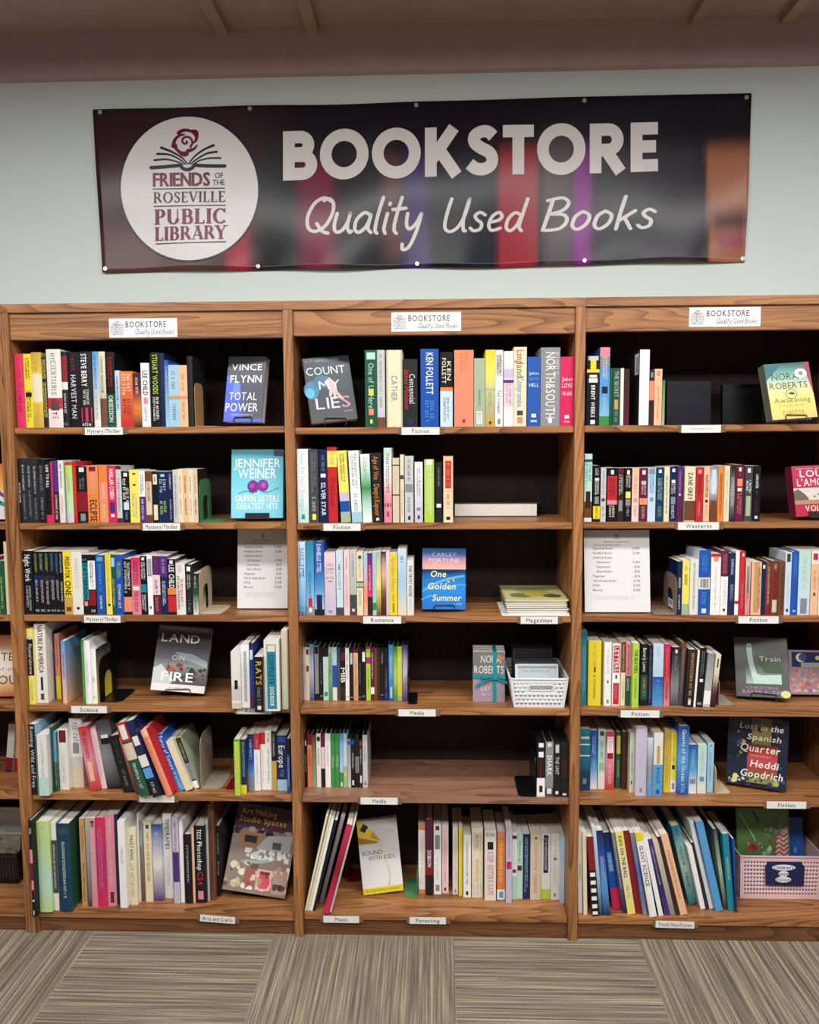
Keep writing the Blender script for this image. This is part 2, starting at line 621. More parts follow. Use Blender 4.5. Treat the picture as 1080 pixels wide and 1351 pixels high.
T_, t_ = 0.2, 0.075
SERIF = {
    'R': ([((0.16, 0), (0.16, 1), 1), ((0.1, 0.965), (0.38, 0.965), 0), 'bowl', ((0.1, 0.5), (0.38, 0.5), 0), ((0.4, 0.5), (0.74, 0.04), 1)], 0.8),
    'O': (['O'], 0.96), 'S': (['S'], 0.58),
    'E': ([((0.16, 0), (0.16, 1), 1), ((0.1, 0.965), (0.58, 0.965), 0), ((0.1, 0.52), (0.48, 0.52), 0), ((0.1, 0.035), (0.6, 0.035), 0), ((0.57, 0.8), (0.57, 1.0), 0), ((0.59, 0), (0.59, 0.2), 0)], 0.64),
    'V': ([((0.1, 1), (0.42, 0.03), 1), ((0.74, 1), (0.42, 0.03), 0)], 0.82),
    'I': ([((0.16, 0), (0.16, 1), 1)], 0.32),
    'L': ([((0.16, 0), (0.16, 1), 1), ((0.1, 0.035), (0.58, 0.035), 0), ((0.57, 0), (0.57, 0.24), 0)], 0.62),
    'P': ([((0.16, 0), (0.16, 1), 1), ((0.1, 0.965), (0.36, 0.965), 0), 'bowl', ((0.1, 0.46), (0.36, 0.46), 0)], 0.66),
    'U': (['U'], 0.84), 'C': (['C'], 0.82),
    'B': ([((0.16, 0), (0.16, 1), 1), ((0.1, 0.965), (0.36, 0.965), 0), 'bowl', ((0.1, 0.52), (0.4, 0.52), 0), 'bowl2', ((0.1, 0.035), (0.36, 0.035), 0)], 0.72),
    'A': ([((0.42, 1), (0.08, 0), 0), ((0.4, 1), (0.74, 0), 1), ((0.2, 0.32), (0.62, 0.32), 0)], 0.82),
    'Y': ([((0.06, 1), (0.36, 0.46), 1), ((0.7, 1), (0.38, 0.46), 0), ((0.37, 0), (0.37, 0.5), 1)], 0.76),
}


def serif_word(s, bold=1.0, gap=0.1):
    out, x = [], 0.0
    T, t = T_ * bold, t_ * (0.7 + 0.3 * bold)

    def bowl(cx, cy, rx, ry, a0=90, a1=-90):
        o = []
        P = arc(cx, cy, rx, ry, a0, a1, 14)
        for i in range(len(P) - 1):
            am = R(a0 + (a1 - a0) * (i + 0.5) / 14)
            ww = t + (T - t) * abs(math.cos(am)) ** 1.5
            o += ribbon([P[i], P[i + 1]], ww, caps=False)
        return o
    for ch in s:
        st, adv = SERIF[ch]
        pc = []
        for e in st:
            if e == 'bowl':
                pc += bowl(0.36, 0.73, 0.2, 0.235)
            elif e == 'bowl2':
                pc += bowl(0.38, 0.275, 0.24, 0.24)
            elif e == 'O':
                pc += bowl(0.48, 0.5, 0.38, 0.47, 0, 360)
            elif e == 'C':
                pc += bowl(0.46, 0.5, 0.36, 0.47, 40, 320) + ribbon([(0.74, 0.72), (0.74, 1.0)], t, False)
            elif e == 'U':
                pc += ribbon([(0.16, 1), (0.16, 0.35)], T, False) + ribbon([(0.68, 1), (0.68, 0.3)], t, False) + bowl(0.42, 0.36, 0.26, 0.33, 180, 360)
            elif e == 'S':
                P = smooth([(0.46, 0.86), (0.3, 0.965), (0.12, 0.86), (0.14, 0.66), (0.3, 0.53), (0.46, 0.4), (0.48, 0.17), (0.3, 0.035), (0.1, 0.12)], 4)
                for i in range(len(P) - 1):
                    k = 1 - abs(i / len(P) - 0.5) * 2
                    pc += ribbon([P[i], P[i + 1]], t + (T - t) * k, False)
                pc += ribbon([(0.5, 0.74), (0.5, 0.98)], t, False) + ribbon([(0.06, 0.02), (0.06, 0.26)], t, False)
            else:
                a, b, k = e
                pc += ribbon([a, b], T if k else t, False)
                if k and abs(a[0] - b[0]) < 0.01 or ch in 'VAY':
                    for q in (a, b):
                        if q[1] in (0, 1):
                            pc += ribbon([(q[0] - T * 0.5 - 0.07, q[1] + (0.03 if q[1] == 0 else -0.03)), (q[0] + T * 0.5 + 0.07, q[1] + (0.03 if q[1] == 0 else -0.03))], 0.055, False)
        out += [([(p[0] + x, p[1]) for p in v], f) for v, f in pc]
        x += adv + gap
    return out, x - gap


def put(mb, polys, fn, col, m=None):
    for vs, fs in polys:
        P = [fn(a, b) for a, b in vs]
        for f in fs:
            mb.face([P[k] for k in f], col, m)

# ------------------------------------------------------------------ the room
DEEP = 0.32
WALL_Y = 0.335


def avg(*p):
    return sum(p) / len(p)


def structure(o):
    o['kind'] = 'structure'
    return o


wt = U(540, 98, WALL_Y)[1]
bt = U(540, 49, WALL_Y)[1]
M_WALL = plain('pale_mint_wall_paint', 'd5e2dd', 0.8, noise=0.02, scale=6)
M_CEIL = plain('dark_brown_ceiling', 'bca4a4', 0.85, noise=0.1, scale=9)
M_BEAM = plain('brown_stained_beam', 'c8acaa', 0.6, noise=0.1, scale=14)
M_BATTEN = plain('beige_batten', 'b39c86', 0.7, noise=0.06)
mb = MB()
mb.box((-3.6, WALL_Y, 0), (3.6, WALL_Y + 0.1, bt + 0.05))
structure(mb.build('wall_back', M_WALL))
mb = MB()
mb.box((-3.6, -4.6, -0.05), (3.6, WALL_Y, 0))
fx0 = avg(*[U(px, py, 0.0)[0] - 0.61 * k for px, py, k in ((118.4, 1238, -1), (359.6, 1238, 0), (598.8, 1238, 1), (847, 1238, 2))])
structure(mb.build('floor', carpet_mat(fx0, -0.55)))
mb = MB()
mb.box((-3.6, -4.6, bt + 0.03), (3.6, WALL_Y, bt + 0.1))
structure(mb.build('ceiling', M_CEIL))
mb = MB()
mb.box((-3.6, WALL_Y - 0.03, wt), (3.6, WALL_Y, bt + 0.03))
structure(mb.build('trim_1', M_BEAM))
for k, (px, py) in enumerate(((295, 54), (413, 51), (916, 41), (1036, 36))):
    x = U(px, py, WALL_Y - 0.03)[0]
    mb = MB()
    mb.box((x - 0.02, -4.5, bt), (x + 0.02, WALL_Y - 0.03, bt + 0.03))
    structure(mb.build('trim_%d' % (k + 2), M_BATTEN))

# ------------------------------------------------------------------ bookcases
XA, XB, XC = -1.371, -0.457, 0.457
SHZ = {  # unit -> shelf number -> height of the shelf's top
    'U1': {1: ((17, 565), (371, 561.5)), 2: ((24, 691.5), (377, 688.5)), 3: ((31, 811), (378, 813)), 4: ((37, 931), (380, 932.5)), 5: ((40, 1048.5), (384, 1049.5)), 6: ((40, 1203), (385, 1205))},
    'U2': {1: ((389, 564.5), (758, 562)), 2: ((390, 690), (755, 690)), 3: ((391, 812), (754, 814)), 4: ((396, 935.5), (751, 935.5)), 5: ((397, 1051), (751, 1054)), 6: ((399, 1205), (748, 1209))},
    'U3': {1: ((772, 561), (1080, 560)), 2: ((769, 688.5), (1080, 689)), 3: ((767, 811), (1080, 814)), 4: ((766, 936.5), (1080, 938)), 5: ((762, 1055), (1080, 1057)), 6: ((760, 1210), (1080, 1215))},
}
Z = {u: {k: avg(U(*p[0], 0)[1], U(*p[1], 0)[1]) for k, p in d.items()} for u, d in SHZ.items()}
Z['U0'] = {k: Z['U1'][k] + dz for k, dz in zip(range(1, 7), (0.0, 0.0, 0.0, 0.0, 0.0, 0.0))}
HB = {'U0': 1.986, 'U1': 1.988, 'U2': 1.9925, 'U3': 1.9965}
HT = 2.072
CROWN = 2.1
TH = 0.021
CASES = {'U0': (XA - 0.914, XA, 0.021, 0.021), 'U1': (XA, XB - 0.0155, 0.021, 0.0), 'U2': (XB, XC, 0.0, 0.0), 'U3': (XC + 0.0155, XC + 0.914, 0.0, 0.031)}
CASE_LABEL = {'U0': 'oak bookcase at the edge, mostly out of view', 'U1': 'oak bookcase with the land and fire display book and three mystery shelf tags',
              'U2': 'middle oak bookcase holding magazines and disc cases', 'U3': 'oak bookcase with the pink basket and the westerns shelf tag'}
INX = {}
for u, (x0, x1, lp, rp) in CASES.items():
    case = empty('bookcase', ((x0 + x1) / 2, 0.16, 0))
    tag(case, CASE_LABEL[u], 'bookcase', 'oak bookcases along the wall')
    inv = (-(x0 + x1) / 2, -0.16, 0)

    def part(name, a, b, m, bev=0.0015):
        o = bevelled(name, [a[i] + inv[i] for i in range(3)], [b[i] + inv[i] for i in range(3)], m, case, bev)
        return o
    if u == 'U2':
        part('side_panel', (XB - 0.0155, -0.004, 0), (XB + 0.0155, DEEP, HT), M_OAKZ)
        part('side_panel', (XC - 0.0155, -0.004, 0), (XC + 0.0155, DEEP, HT), M_OAKZ)
        a, b = XB + 0.0155, XC - 0.0155
    else:
        a, b = x0, x1
        if lp:
            part('side_panel', (x0 + 0.0002, -0.004, 0), (x0 + lp, DEEP, HT), M_OAKZ)
            a = x0 + lp
        if rp:
            part('side_panel', (x1 - rp, -0.004, 0), (x1 - 0.0002, DEEP, HT), M_OAKZ)
            b = x1 - rp
    INX[u] = (a, b)
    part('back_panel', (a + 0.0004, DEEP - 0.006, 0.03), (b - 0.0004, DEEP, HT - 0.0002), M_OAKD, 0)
    part('header_panel', (a + 0.0004, 0.006, HB[u]), (b - 0.0004, 0.028, HT - 0.0002), M_OAKX)
    part('top_panel', (x0 - (0.0155 if u == 'U2' else 0), -0.003, HT), (x1 + (0.0155 if u == 'U2' else 0), DEEP, CROWN), M_OAKX)
    for k in range(1, 7):
        z = Z[u][k]
        if k < 6:
            part('shelf', (a + 0.001, 0.002, z - TH), (b - 0.001, DEEP - 0.007, z), M_LAMINATE if (u, k) == ('U2', 5) else M_OAKX, 0.002)
        else:
            part('bottom_shelf', (a + 0.001, 0.002, z - 0.026), (b - 0.001, DEEP - 0.007, z), M_OAKX, 0.003)
            part('toe_board', (a + 0.001, 0.01, 0.0), (b - 0.001, 0.03, z - 0.0262), M_KICK)

# ------------------------------------------------------------------ colours and their names
PAL = {
    'k': ('17171b', 'black'), 'w': ('e6e3dc', 'off-white'), 'W': ('f4f4f2', 'white'), 'c': ('e8ddbd', 'cream'), 'y': ('ecd634', 'yellow'), 'Y': ('c9a24a', 'gold'),
    'r': ('c42a30', 'red'), 'R': ('861c28', 'dark red'), 'p': ('e08b9c', 'pink'), 'P': ('d62c5e', 'hot pink'), 'm': ('64203a', 'maroon'), 'o': ('e58840', 'orange'),
    'O': ('ea8f70', 'salmon'), 't': ('c69a6a', 'tan'), 'b': ('1f53ac', 'blue'), 'B': ('1a2650', 'navy'), 'l': ('a2cde6', 'light blue'), 's': ('569fd8', 'sky blue'),
    'T': ('1f8698', 'teal'), 'g': ('3f8f48', 'green'), 'G': ('235540', 'dark green'), 'L': ('b4d548', 'lime green'), 'M': ('b9dfd0', 'mint'), 'e': ('a9b79a', 'sage green'),
    'v': ('54307e', 'purple'), 'V': ('c8c0d6', 'lavender'), 'q': ('8a8d92', 'grey'), 'Q': ('47484c', 'dark grey'), 'n': ('70452f', 'brown'), 'N': ('38261f', 'dark brown'),
    'i': ('f0be98', 'peach'), 'u': ('eed2d6', 'pale pink'), 'z': ('c9cacb', 'silver grey'), 'x': ('d8c9b0', 'beige'), 'j': ('b32a72', 'magenta'), 'a': ('cddff0', 'pale blue'),
    'Z': ('fafaf8', 'white'), 'S': ('bfd98c', 'pale green'), 'A': ('2b2b2f', 'charcoal'), 'C': ('f2e36a', 'pale yellow'), 'd': ('0f3f5c', 'dark teal'),
}
RGB = {k: srgb(v[0]) for k, v in PAL.items()}
KINDS = {'h': ('hardcover_book', 'hardback'), 'p': ('paperback_book', 'paperback'), 'd': ('dvd_case', 'disc case'), 't': ('picture_book', 'picture book'), 'f': ('music_folder', 'folder')}
ORD = ('first second third fourth fifth sixth seventh eighth ninth tenth eleventh twelfth thirteenth fourteenth fifteenth sixteenth seventeenth eighteenth nineteenth twentieth '
       'twenty-first twenty-second twenty-third twenty-fourth twenty-fifth twenty-sixth twenty-seventh twenty-eighth twenty-ninth thirtieth').split()
ROWN = {1: 'top', 2: 'second', 3: 'third', 4: 'fourth', 5: 'fifth', 6: 'bottom'}
CASEN = {'U0': 'cut-off', 'U1': 'left', 'U2': 'middle', 'U3': 'right'}


def lerp(a, b, t):
    return tuple(a[k] + (b[k] - a[k]) * t for k in range(3))


def spine_colour(stops, f):
    """colour down the spine, f from 0 at the top to 1 at the foot"""
    n = len(stops) - 1
    if n == 0:
        return RGB[stops[0]]
    i = min(int(f * n), n - 1)
    return lerp(RGB[stops[i]], RGB[stops[i + 1]], f * n - i)


def make_book(kind, t, h, d, base, bands, panels, texts, rc, lc, rnd):
    """one book standing with its spine at y = 0: x across the spine, y into the shelf, z up"""
    name = KINDS[kind][0]
    mat = M_GLOSS if kind in 'pdt' or rnd.random() < 0.5 else M_MATTE
    c = min(0.0022 if kind == 'h' else 0.0007, t * 0.2)
    if kind == 'd':
        c = 0.0012
    bul = 0.0028 if kind == 'h' and t > 0.013 else (0.0006 if kind == 'p' else 0.0)
    nseg = 6 if bul > 0.001 else 2

    def sy(x):
        k = (x - t / 2) / (t / 2)
        return -bul * (1 - k * k)
    mb = MB()
    solid = base[0] if len(base) == 1 else None
    zs = sorted({0.0, 1.0} | {b[0] for b in bands} | {b[1] for b in bands} | ({k / 8 for k in range(9)} if len(base) > 1 or any('>' in b[2] for b in bands) else set()))

    def col(f, mid):
        for b in bands:
            if b[0] - 1e-6 <= mid <= b[1] + 1e-6:
                if '>' in b[2]:
                    return spine_colour(b[2].split('>'), (f - b[0]) / (b[1] - b[0]))
                return RGB[b[2]]
        return spine_colour(base, f)

    def cov(f, c2):
        return spine_colour(c2.split('>') if c2 else base, f)
    for i in range(len(zs) - 1):
        f0, f1 = zs[i], zs[i + 1]
        mid = (f0 + f1) / 2
        z0, z1 = h * (1 - f1), h * (1 - f0)
        c0, c1 = col(f1, mid), col(f0, mid)
        for s in range(nseg):
            xa, xb = t * s / nseg, t * (s + 1) / nseg
            mb.face([(xa, sy(xa), z0), (xb, sy(xb), z0), (xb, sy(xb), z1), (xa, sy(xa), z1)], [c0, c0, c1, c1])
        for x, c2, flip in ((t, rc, 0), (0.0, lc, 1)):
            q = [(x, 0, z0), (x, d, z0), (x, d, z1), (x, 0, z1)]
            k0, k1 = cov(f1, c2), cov(f0, c2)
            cc = [k0, k0, k1, k1]
            if flip:
                q, cc = q[::-1], cc[::-1]
            mb.face(q, cc)
    cr, cl = cov(0.0, rc), cov(0.0, lc)
    for z, up in ((h, 1), (0.0, 0)):
        for xa, xb, ya, yb, cc in ((0, c, 0, d, cl), (t - c, t, 0, d, cr), (c, t - c, 0, 0.003, col(0.0, 0.0))):
            q = [(xa, ya, z), (xb, ya, z), (xb, yb, z), (xa, yb, z)]
            mb.face(q if up else q[::-1], cc)
        if bul > 0:
            q = [(t * s / nseg, sy(t * s / nseg), z) for s in range(nseg + 1)]
            mb.face(q if up else q[::-1], col(0.0, 0.0))
    for x, cc in ((c, cl), (t - c, cr)):
        q = [(x, 0.003, 0), (x, d, 0), (x, d, h), (x, 0.003, h)]
        mb.face(q if x > c else q[::-1], cc)
    mb.face([(0, d, 0), (0, d, h), (c, d, h), (c, d, 0)], cl)
    mb.face([(t - c, d, 0), (t - c, d, h), (t, d, h), (t, d, 0)], cr)
    lift = 0.0003
    for f0, f1, cc, w in panels:
        for s in range(2):
            a, b = t * (0.5 - w / 2 + w * s / 2), t * (0.5 - w / 2 + w * (s + 1) / 2)
            P = [(a, sy(a) - lift, h * (1 - f1)), (b, sy(b) - lift, h * (1 - f1)), (b, sy(b) - lift, h * (1 - f0)), (a, sy(a) - lift, h * (1 - f0))]
            if '>' in cc:
                st = cc.split('>')
                mb.face(P, [RGB[st[1]], RGB[st[1]], RGB[st[0]], RGB[st[0]]])
            else:
                mb.face(P, RGB[cc])
    for mode, f0, f1, cc, s, w, off in texts:
        bold = 1 if (s and s.isupper()) else 0
        if mode == 'T' and not s and w > 0.44 and t > 0.008:
            rows = [(w * 0.4, off + w * 0.27), (w * 0.4, off - w * 0.27)]
            for w2, o2 in rows:
                L, H = (f1 - f0) * h * rnd.uniform(0.8, 1.0), t * w2
                polys, W = scribble(max(4, int(L / H * 1.3)), rnd)
                put(mb, polys, lambda a, b: (t * (0.5 + o2) + (b - 0.5) * H, sy(t * (0.5 + o2) + (b - 0.5) * H) - lift * 2, h * (1 - f0) - a * L / W), RGB[cc])
            continue
        if mode == 'T':
            L = (f1 - f0) * h
            H = t * w
            polys, W = text_polys(s, bold) if s else scribble(max(4, int(L / H * 1.5)), rnd)
            sx = L / W
            sc = min(sx, H * 1.8)
            hh = min(H, sx * 1.6)
            z0 = h * (1 - f0) - (L - W * sc) / 2
            xm = t * (0.5 + off)

            def fn(a, b):
                x = xm + (b - 0.5) * hh
                return (x, sy(x) - lift * 2, z0 - a * sc)
        else:
            polys, W = text_polys(s, bold) if s else scribble(4, rnd)
            sc = t * w / W
            hh = min(sc * 1.6, (f1 - f0) * h)
            z0 = h * (1 - f1)

            def fn(a, b):
                x = t * (0.5 - w / 2 + off) + a * sc
                return (x, sy(x) - lift * 2, z0 + b * hh)
        put(mb, polys, fn, RGB[cc])
    o = mb.build(name, mat)
    if kind == 'd':
        pm, inset = M_CASE, 0.0004
    else:
        pm, inset = M_PAGES, (0.003 if kind == 'h' else 0.0004)
    pg = MB()
    pg.box((c + 0.0001, 0.0035, inset), (t - c - 0.0001, d - (0.004 if kind == 'h' else 0.0003), h - inset))
    pg.build('case_shell' if kind == 'd' else 'pages', pm, o)
    return o


USED = {}
COUNT = {}


def parse(line, kind_d):
    tk = line.split()
    x0, x1, yt = float(tk[0]), float(tk[1]), float(tk[2])
    ki = next(i for i in range(3, len(tk)) if '=' not in tk[i])
    kc = tk.pop(ki)
    tk.insert(3, kc)
    e = dict(x0=x0, x1=x1, yt=yt, kind=kc[0], base=kc[1:].split('>'), bands=[], panels=[], texts=[], rc=None, lc=None, L=0.0, b=None, d=None, dep=None, desc=None, w=None)
    for q in tk[4:]:
        if q[:2] in ('b=', 'L=', 'd=', 'D=', 'w='):
            e[{'b': 'b', 'L': 'L', 'd': 'd', 'D': 'dep', 'w': 'w'}[q[0]]] = float(q[2:])
        elif q[:3] in ('rc=', 'lc='):
            e[q[:2]] = q[3:]
        elif q[0] == '[':
            a, b, c = q[1:-1].split(',')
            e['bands'].append((float(a), float(b), c))
        elif q[0] == '{':
            s = q[1:-1].split(',')
            e['panels'].append((float(s[0]), float(s[1]), s[2], float(s[3]) if len(s) > 3 else 0.7))
        elif q[0] == 'T':
            s = q[1:].split(',')
            e['texts'].append(('T', float(s[0]), float(s[1]), s[2], s[3].replace('_', ' ') if len(s) > 3 else '', float(s[4]) if len(s) > 4 else (0.46 if len(s) > 3 and s[3] else 0.36), float(s[5]) if len(s) > 5 else 0.0))
        elif q[0] == 'H':
            s = q[1:].split(',')
            e['texts'].append(('H', float(s[0]), float(s[1]), s[2], s[3].replace('_', ' ') if len(s) > 3 else '', 0.75, 0.0))
        elif q[:5] == 'desc=':
            e['desc'] = q[5:].replace('_', ' ')
    return e


def describe(e, t):
    cn = [PAL[e['base'][0]][1]]
    if len(e['base']) > 1:
        cn.append(PAL[e['base'][-1]][1])
    for b in sorted(e['bands'], key=lambda b: b[0] - b[1]):
        cn.append(PAL[b[2].split('>')[0]][1])
    for p in sorted(e['panels'], key=lambda b: b[0] - b[1]):
        cn.append(PAL[p[2].split('>')[0]][1])
    cs = []
    for c in cn:
        if c not in cs:
            cs.append(c)
    s = ' and '.join(cs[:2])
    if t < 0.011 and e['kind'] not in 'dt':
        s = 'slim ' + s
    elif t > 0.042:
        s = 'thick ' + s
    s += ' ' + KINDS[e['kind']][1]
    if e['texts'] and len(s.split()) < 6:
        s += ' with ' + PAL[e['texts'][0][3]][1] + ' lettering'
    return s


def shelf_books(unit, row, text, y0=0.02, lean=0.0):
    """books on one shelf, spine edges and tops given as measured, turned into true sizes"""
    zs = Z[unit][row]
    ina, inb = INX[unit]
    prev = (ina + 0.0006, 0.0, 9.0, y0) if unit != 'U0' else None
    for line in text.strip().splitlines():
        line = line.strip()
        if not line:
            continue
        e = parse(line, None)
        yf = y0 if e['d'] is None else e['d'] / 100
        if e['b'] is not None:
            yf = UZ((e['x0'] + e['x1']) / 2, e['b'], zs)[1]
        pb = PR((U(e['x0'], 600, yf)[0], yf, zs))[1]
        X0, X1 = U(e['x0'], pb, yf)[0], U(e['x1'], pb, yf)[0]
        X0 += 0.0002
        X1 -= 0.0002
        if prev and X0 < prev[0] + 0.0002 and X0 > prev[0] - 0.04:
            X0 = prev[0] + 0.0002
        tn = math.tan(R(e['L'] or lean))
        ztop = U((e['x0'] + e['x1']) / 2 + 0.2 * (e['L'] or lean) * 8 * 0, e['yt'], yf)[1]
        rise = ztop - zs
        if prev:
            hmin = min(prev[2], rise)
            need = (prev[0] + prev[1] * hmin + 0.0003 - X0) / max(hmin, 0.05)
            if need > tn and X0 - prev[0] < 0.2:
                tn = need
        X1 = max(min(X1, inb - 0.0008), X0 + 0.0035)
        a = math.atan(tn)
        t = (X1 - X0) * math.cos(a)
        h = (rise - t * abs(math.sin(a))) / math.cos(a)
        k = e['kind']
        d = {'h': min(0.235, 0.64 * h), 'p': min(0.16, 0.62 * h), 'd': 0.135, 't': min(0.24, 0.78 * h), 'f': 0.22}[k]
        if e['dep']:
            d = e['dep'] / 100
        d = min(d, DEEP - 0.012 - yf)
        rnd = random.Random(int(e['x0'] * 10) * 7 + row)
        o = make_book(k, t, h, d, e['base'], e['bands'], e['panels'], e['texts'], e['rc'], e['lc'], rnd)
        o.location = (X0, yf, zs + 0.0004 + (t * math.sin(a) if a > 0 else 0))
        o.rotation_euler = (0, a, 0)
        prev = (X1, tn, rise, yf)
        if (unit, row, e['x0']) == ('U3', 1, 842.0):
            st = MB()
            st.face([(-0.0004, 0.012, h * 0.68), (-0.0004, 0.06, h * 0.68), (-0.0004, 0.06, h * 0.96), (-0.0004, 0.012, h * 0.96)], RGB['w'])
            for q in range(12):
                z0 = h * (0.71 + 0.018 * q)
                st.face([(-0.0006, 0.02, z0), (-0.0006, 0.042, z0), (-0.0006, 0.042, z0 + h * 0.009), (-0.0006, 0.02, z0 + h * 0.009)], RGB['k'])
            st.build('barcode_sticker', M_MATTE, o)
        key = (unit, row)
        COUNT[key] = COUNT.get(key, 0) + 1
        n = ORD[COUNT[key] - 1]
        what = 'case' if k == 'd' else 'spine'
        cat = {'d': 'disc case', 'f': 'folder'}.get(k, 'book')
        lab = '%s, %s %s from left, %s shelf, %s bookcase' % (e['desc'] or describe(e, t), n, what, ROWN[row], CASEN[unit])
        if len(lab.split()) > 16:
            lab = ' '.join(lab.split(' with ')[0].split() + lab.split(',', 1)[1].split()).replace(' ' + n, ', ' + n, 1)
        tag(o, lab, cat,
            '%s on the %s shelf of the %s bookcase' % ('disc cases' if k == 'd' else ('folders' if k == 'f' else 'books'), ROWN[row], CASEN[unit]))

# ------------------------------------------------------------------ upright books, shelf by shelf
# left edge, right edge, top, kind + spine colour, then bands [..], panels {..}, lettering T (down the spine) or H (across)
shelf_books('U1', 1, '''
23 35 467 hP T.05,.35,r T.4,.8,R
35 45 467 py T.05,.4,k,,.6 T.5,.95,k,,.6 {.52,.58,k,.8}
45 58.5 465 hY>y>Y [.28,.66,c] T.1,.25,t T.7,.9,t
58.5 65 471 hk T.04,.32,C,,.7 T.36,.9,C,,.7
65 84 461 hw T.05,.6,q [.62,.76,r] {.66,.78,Q,.6} {.8,.98,u,.7} T.64,.9,R
84 92 464 hk [.06,.4,R] [.4,.5,w] T.55,.82,w H.92,.97,q
92 107.5 465 hk T.3,.88,z,HARVEST_MAN,.42 T.08,.26,R
107.5 124 464 hk T.03,.46,W,STEVE_BERRY,.5,-.1 T.5,.72,w,,.5 {.74,.93,P,.85} H.94,.98,w
125 133.5 464 hs>w T.05,.5,b T.55,.9,t [.9,1,w]
133.5 142 464 hc>x>n T.05,.55,G [.62,.98,n]
142 154 464.5 hk [.56,1,G] T.06,.52,r,,.55 T.58,.93,w,OBSESSION,.45
154 160 489 pa>l>w T.1,.7,b
160 177 490 po>r T.05,.45,w,,.7 T.5,.8,R,,.6
177 188 492.6 pN>m>o>N T.08,.4,z
188 199 479 pW T.12,.5,k,LEE_CHILD,.55 {.54,.64,p,.5} T.68,.92,q
200.4 213.6 465 hk T.03,.56,L,STUART_WOODS,.6 T.6,.95,W,,.6
213.6 219 466 hB T.1,.5,b
219 224 475 hb>l T.1,.9,w
224 237.6 481.5 pl [.5,.56,t] T.1,.4,q T.6,.9,q
237.6 248.7 482 pi [.5,.55,O] T.1,.42,t T.6,.9,t
248.7 256 470 hk T.2,.7,N
''', 0.015)
shelf_books('U1', 2, '''
23 30 605 pk T.25,.82,W,BLOOD_SAND,.5
30 37.6 605 pA T.1,.5,z T.55,.95,q
37.6 45 605 pA T.12,.45,z T.5,.9,q
45 52.4 605 pA T.12,.55,z T.6,.95,q
52.4 62 606 pk>A>k T.1,.5,q T.6,.95,q
62 69.4 609.8 hk [.87,1,P] T.05,.42,W,LINE_TO_KILL,.45
69.4 72 609 pP
72 79.6 608 pv [.5,1,N] T.55,.95,w
79.6 86.7 607.6 pw [.9,1,u] T.05,.45,k,,.35 T.55,.9,p,,.5
88.9 98 610 hL>M [.85,1,z] [0,.05,r] T.2,.5,e
98 103 609 pr T.1,.9,o
103.7 116.7 615.4 pk [.45,.8,R] {.02,.1,w,.5} T.2,.42,q,,.55 {.84,.97,q,.5}
117 131.5 614.4 pO>o>o T.6,.98,N,ECLIPSE,.6 T.1,.55,i,,.5 {.02,.1,R,.6}
132.4 143.5 614.4 po [.3,1,O] T.3,.6,c T.68,.95,C
143.5 155 615 pP T.05,.58,W,HARLAN_COBEN,.55 {.64,.82,v,.6} {.85,.9,w,.4}
155 162 615 pz [0,.06,m] [.92,1,m] T.2,.8,q
162.6 172.6 622 pk {.03,.1,w,.5} T.14,.55,W,,.4,-.2 T.3,.6,w,,.4,.2 {.6,.75,a,.7} T.78,.95,s
172.6 185 620 pC T.45,.95,e,,.55 {.06,.09,k,.3} {.27,.3,k,.3}
185 193 621 pW [.5,1,v] T.08,.48,k,,.55 T.55,.95,w
193 202.4 622 pn {.2,.85,x,.8} T.22,.6,n
202.8 209.5 622.5 pk {.05,.25,c,.8} {.65,.95,c,.8} T.1,.2,k
209.5 223 622.4 pB T.15,.42,M,,.65 T.58,.85,L,,.65 {.05,.1,l,.4}
223 229 622 pB T.05,.35,w T.55,.95,V
229.5 236 620 pz T.1,.9,q
236 242.6 619 pc T.12,.45,t T.55,.85,t
242.6 249.2 619 pi T.12,.45,n T.55,.85,n
249.2 255.8 619 pc T.12,.45,t T.55,.85,t
255.8 262 619 px rc=N T.1,.45,t T.55,.85,n
''', 0.012)  # fifth spine's charcoal middle is a sheen painted into its colour
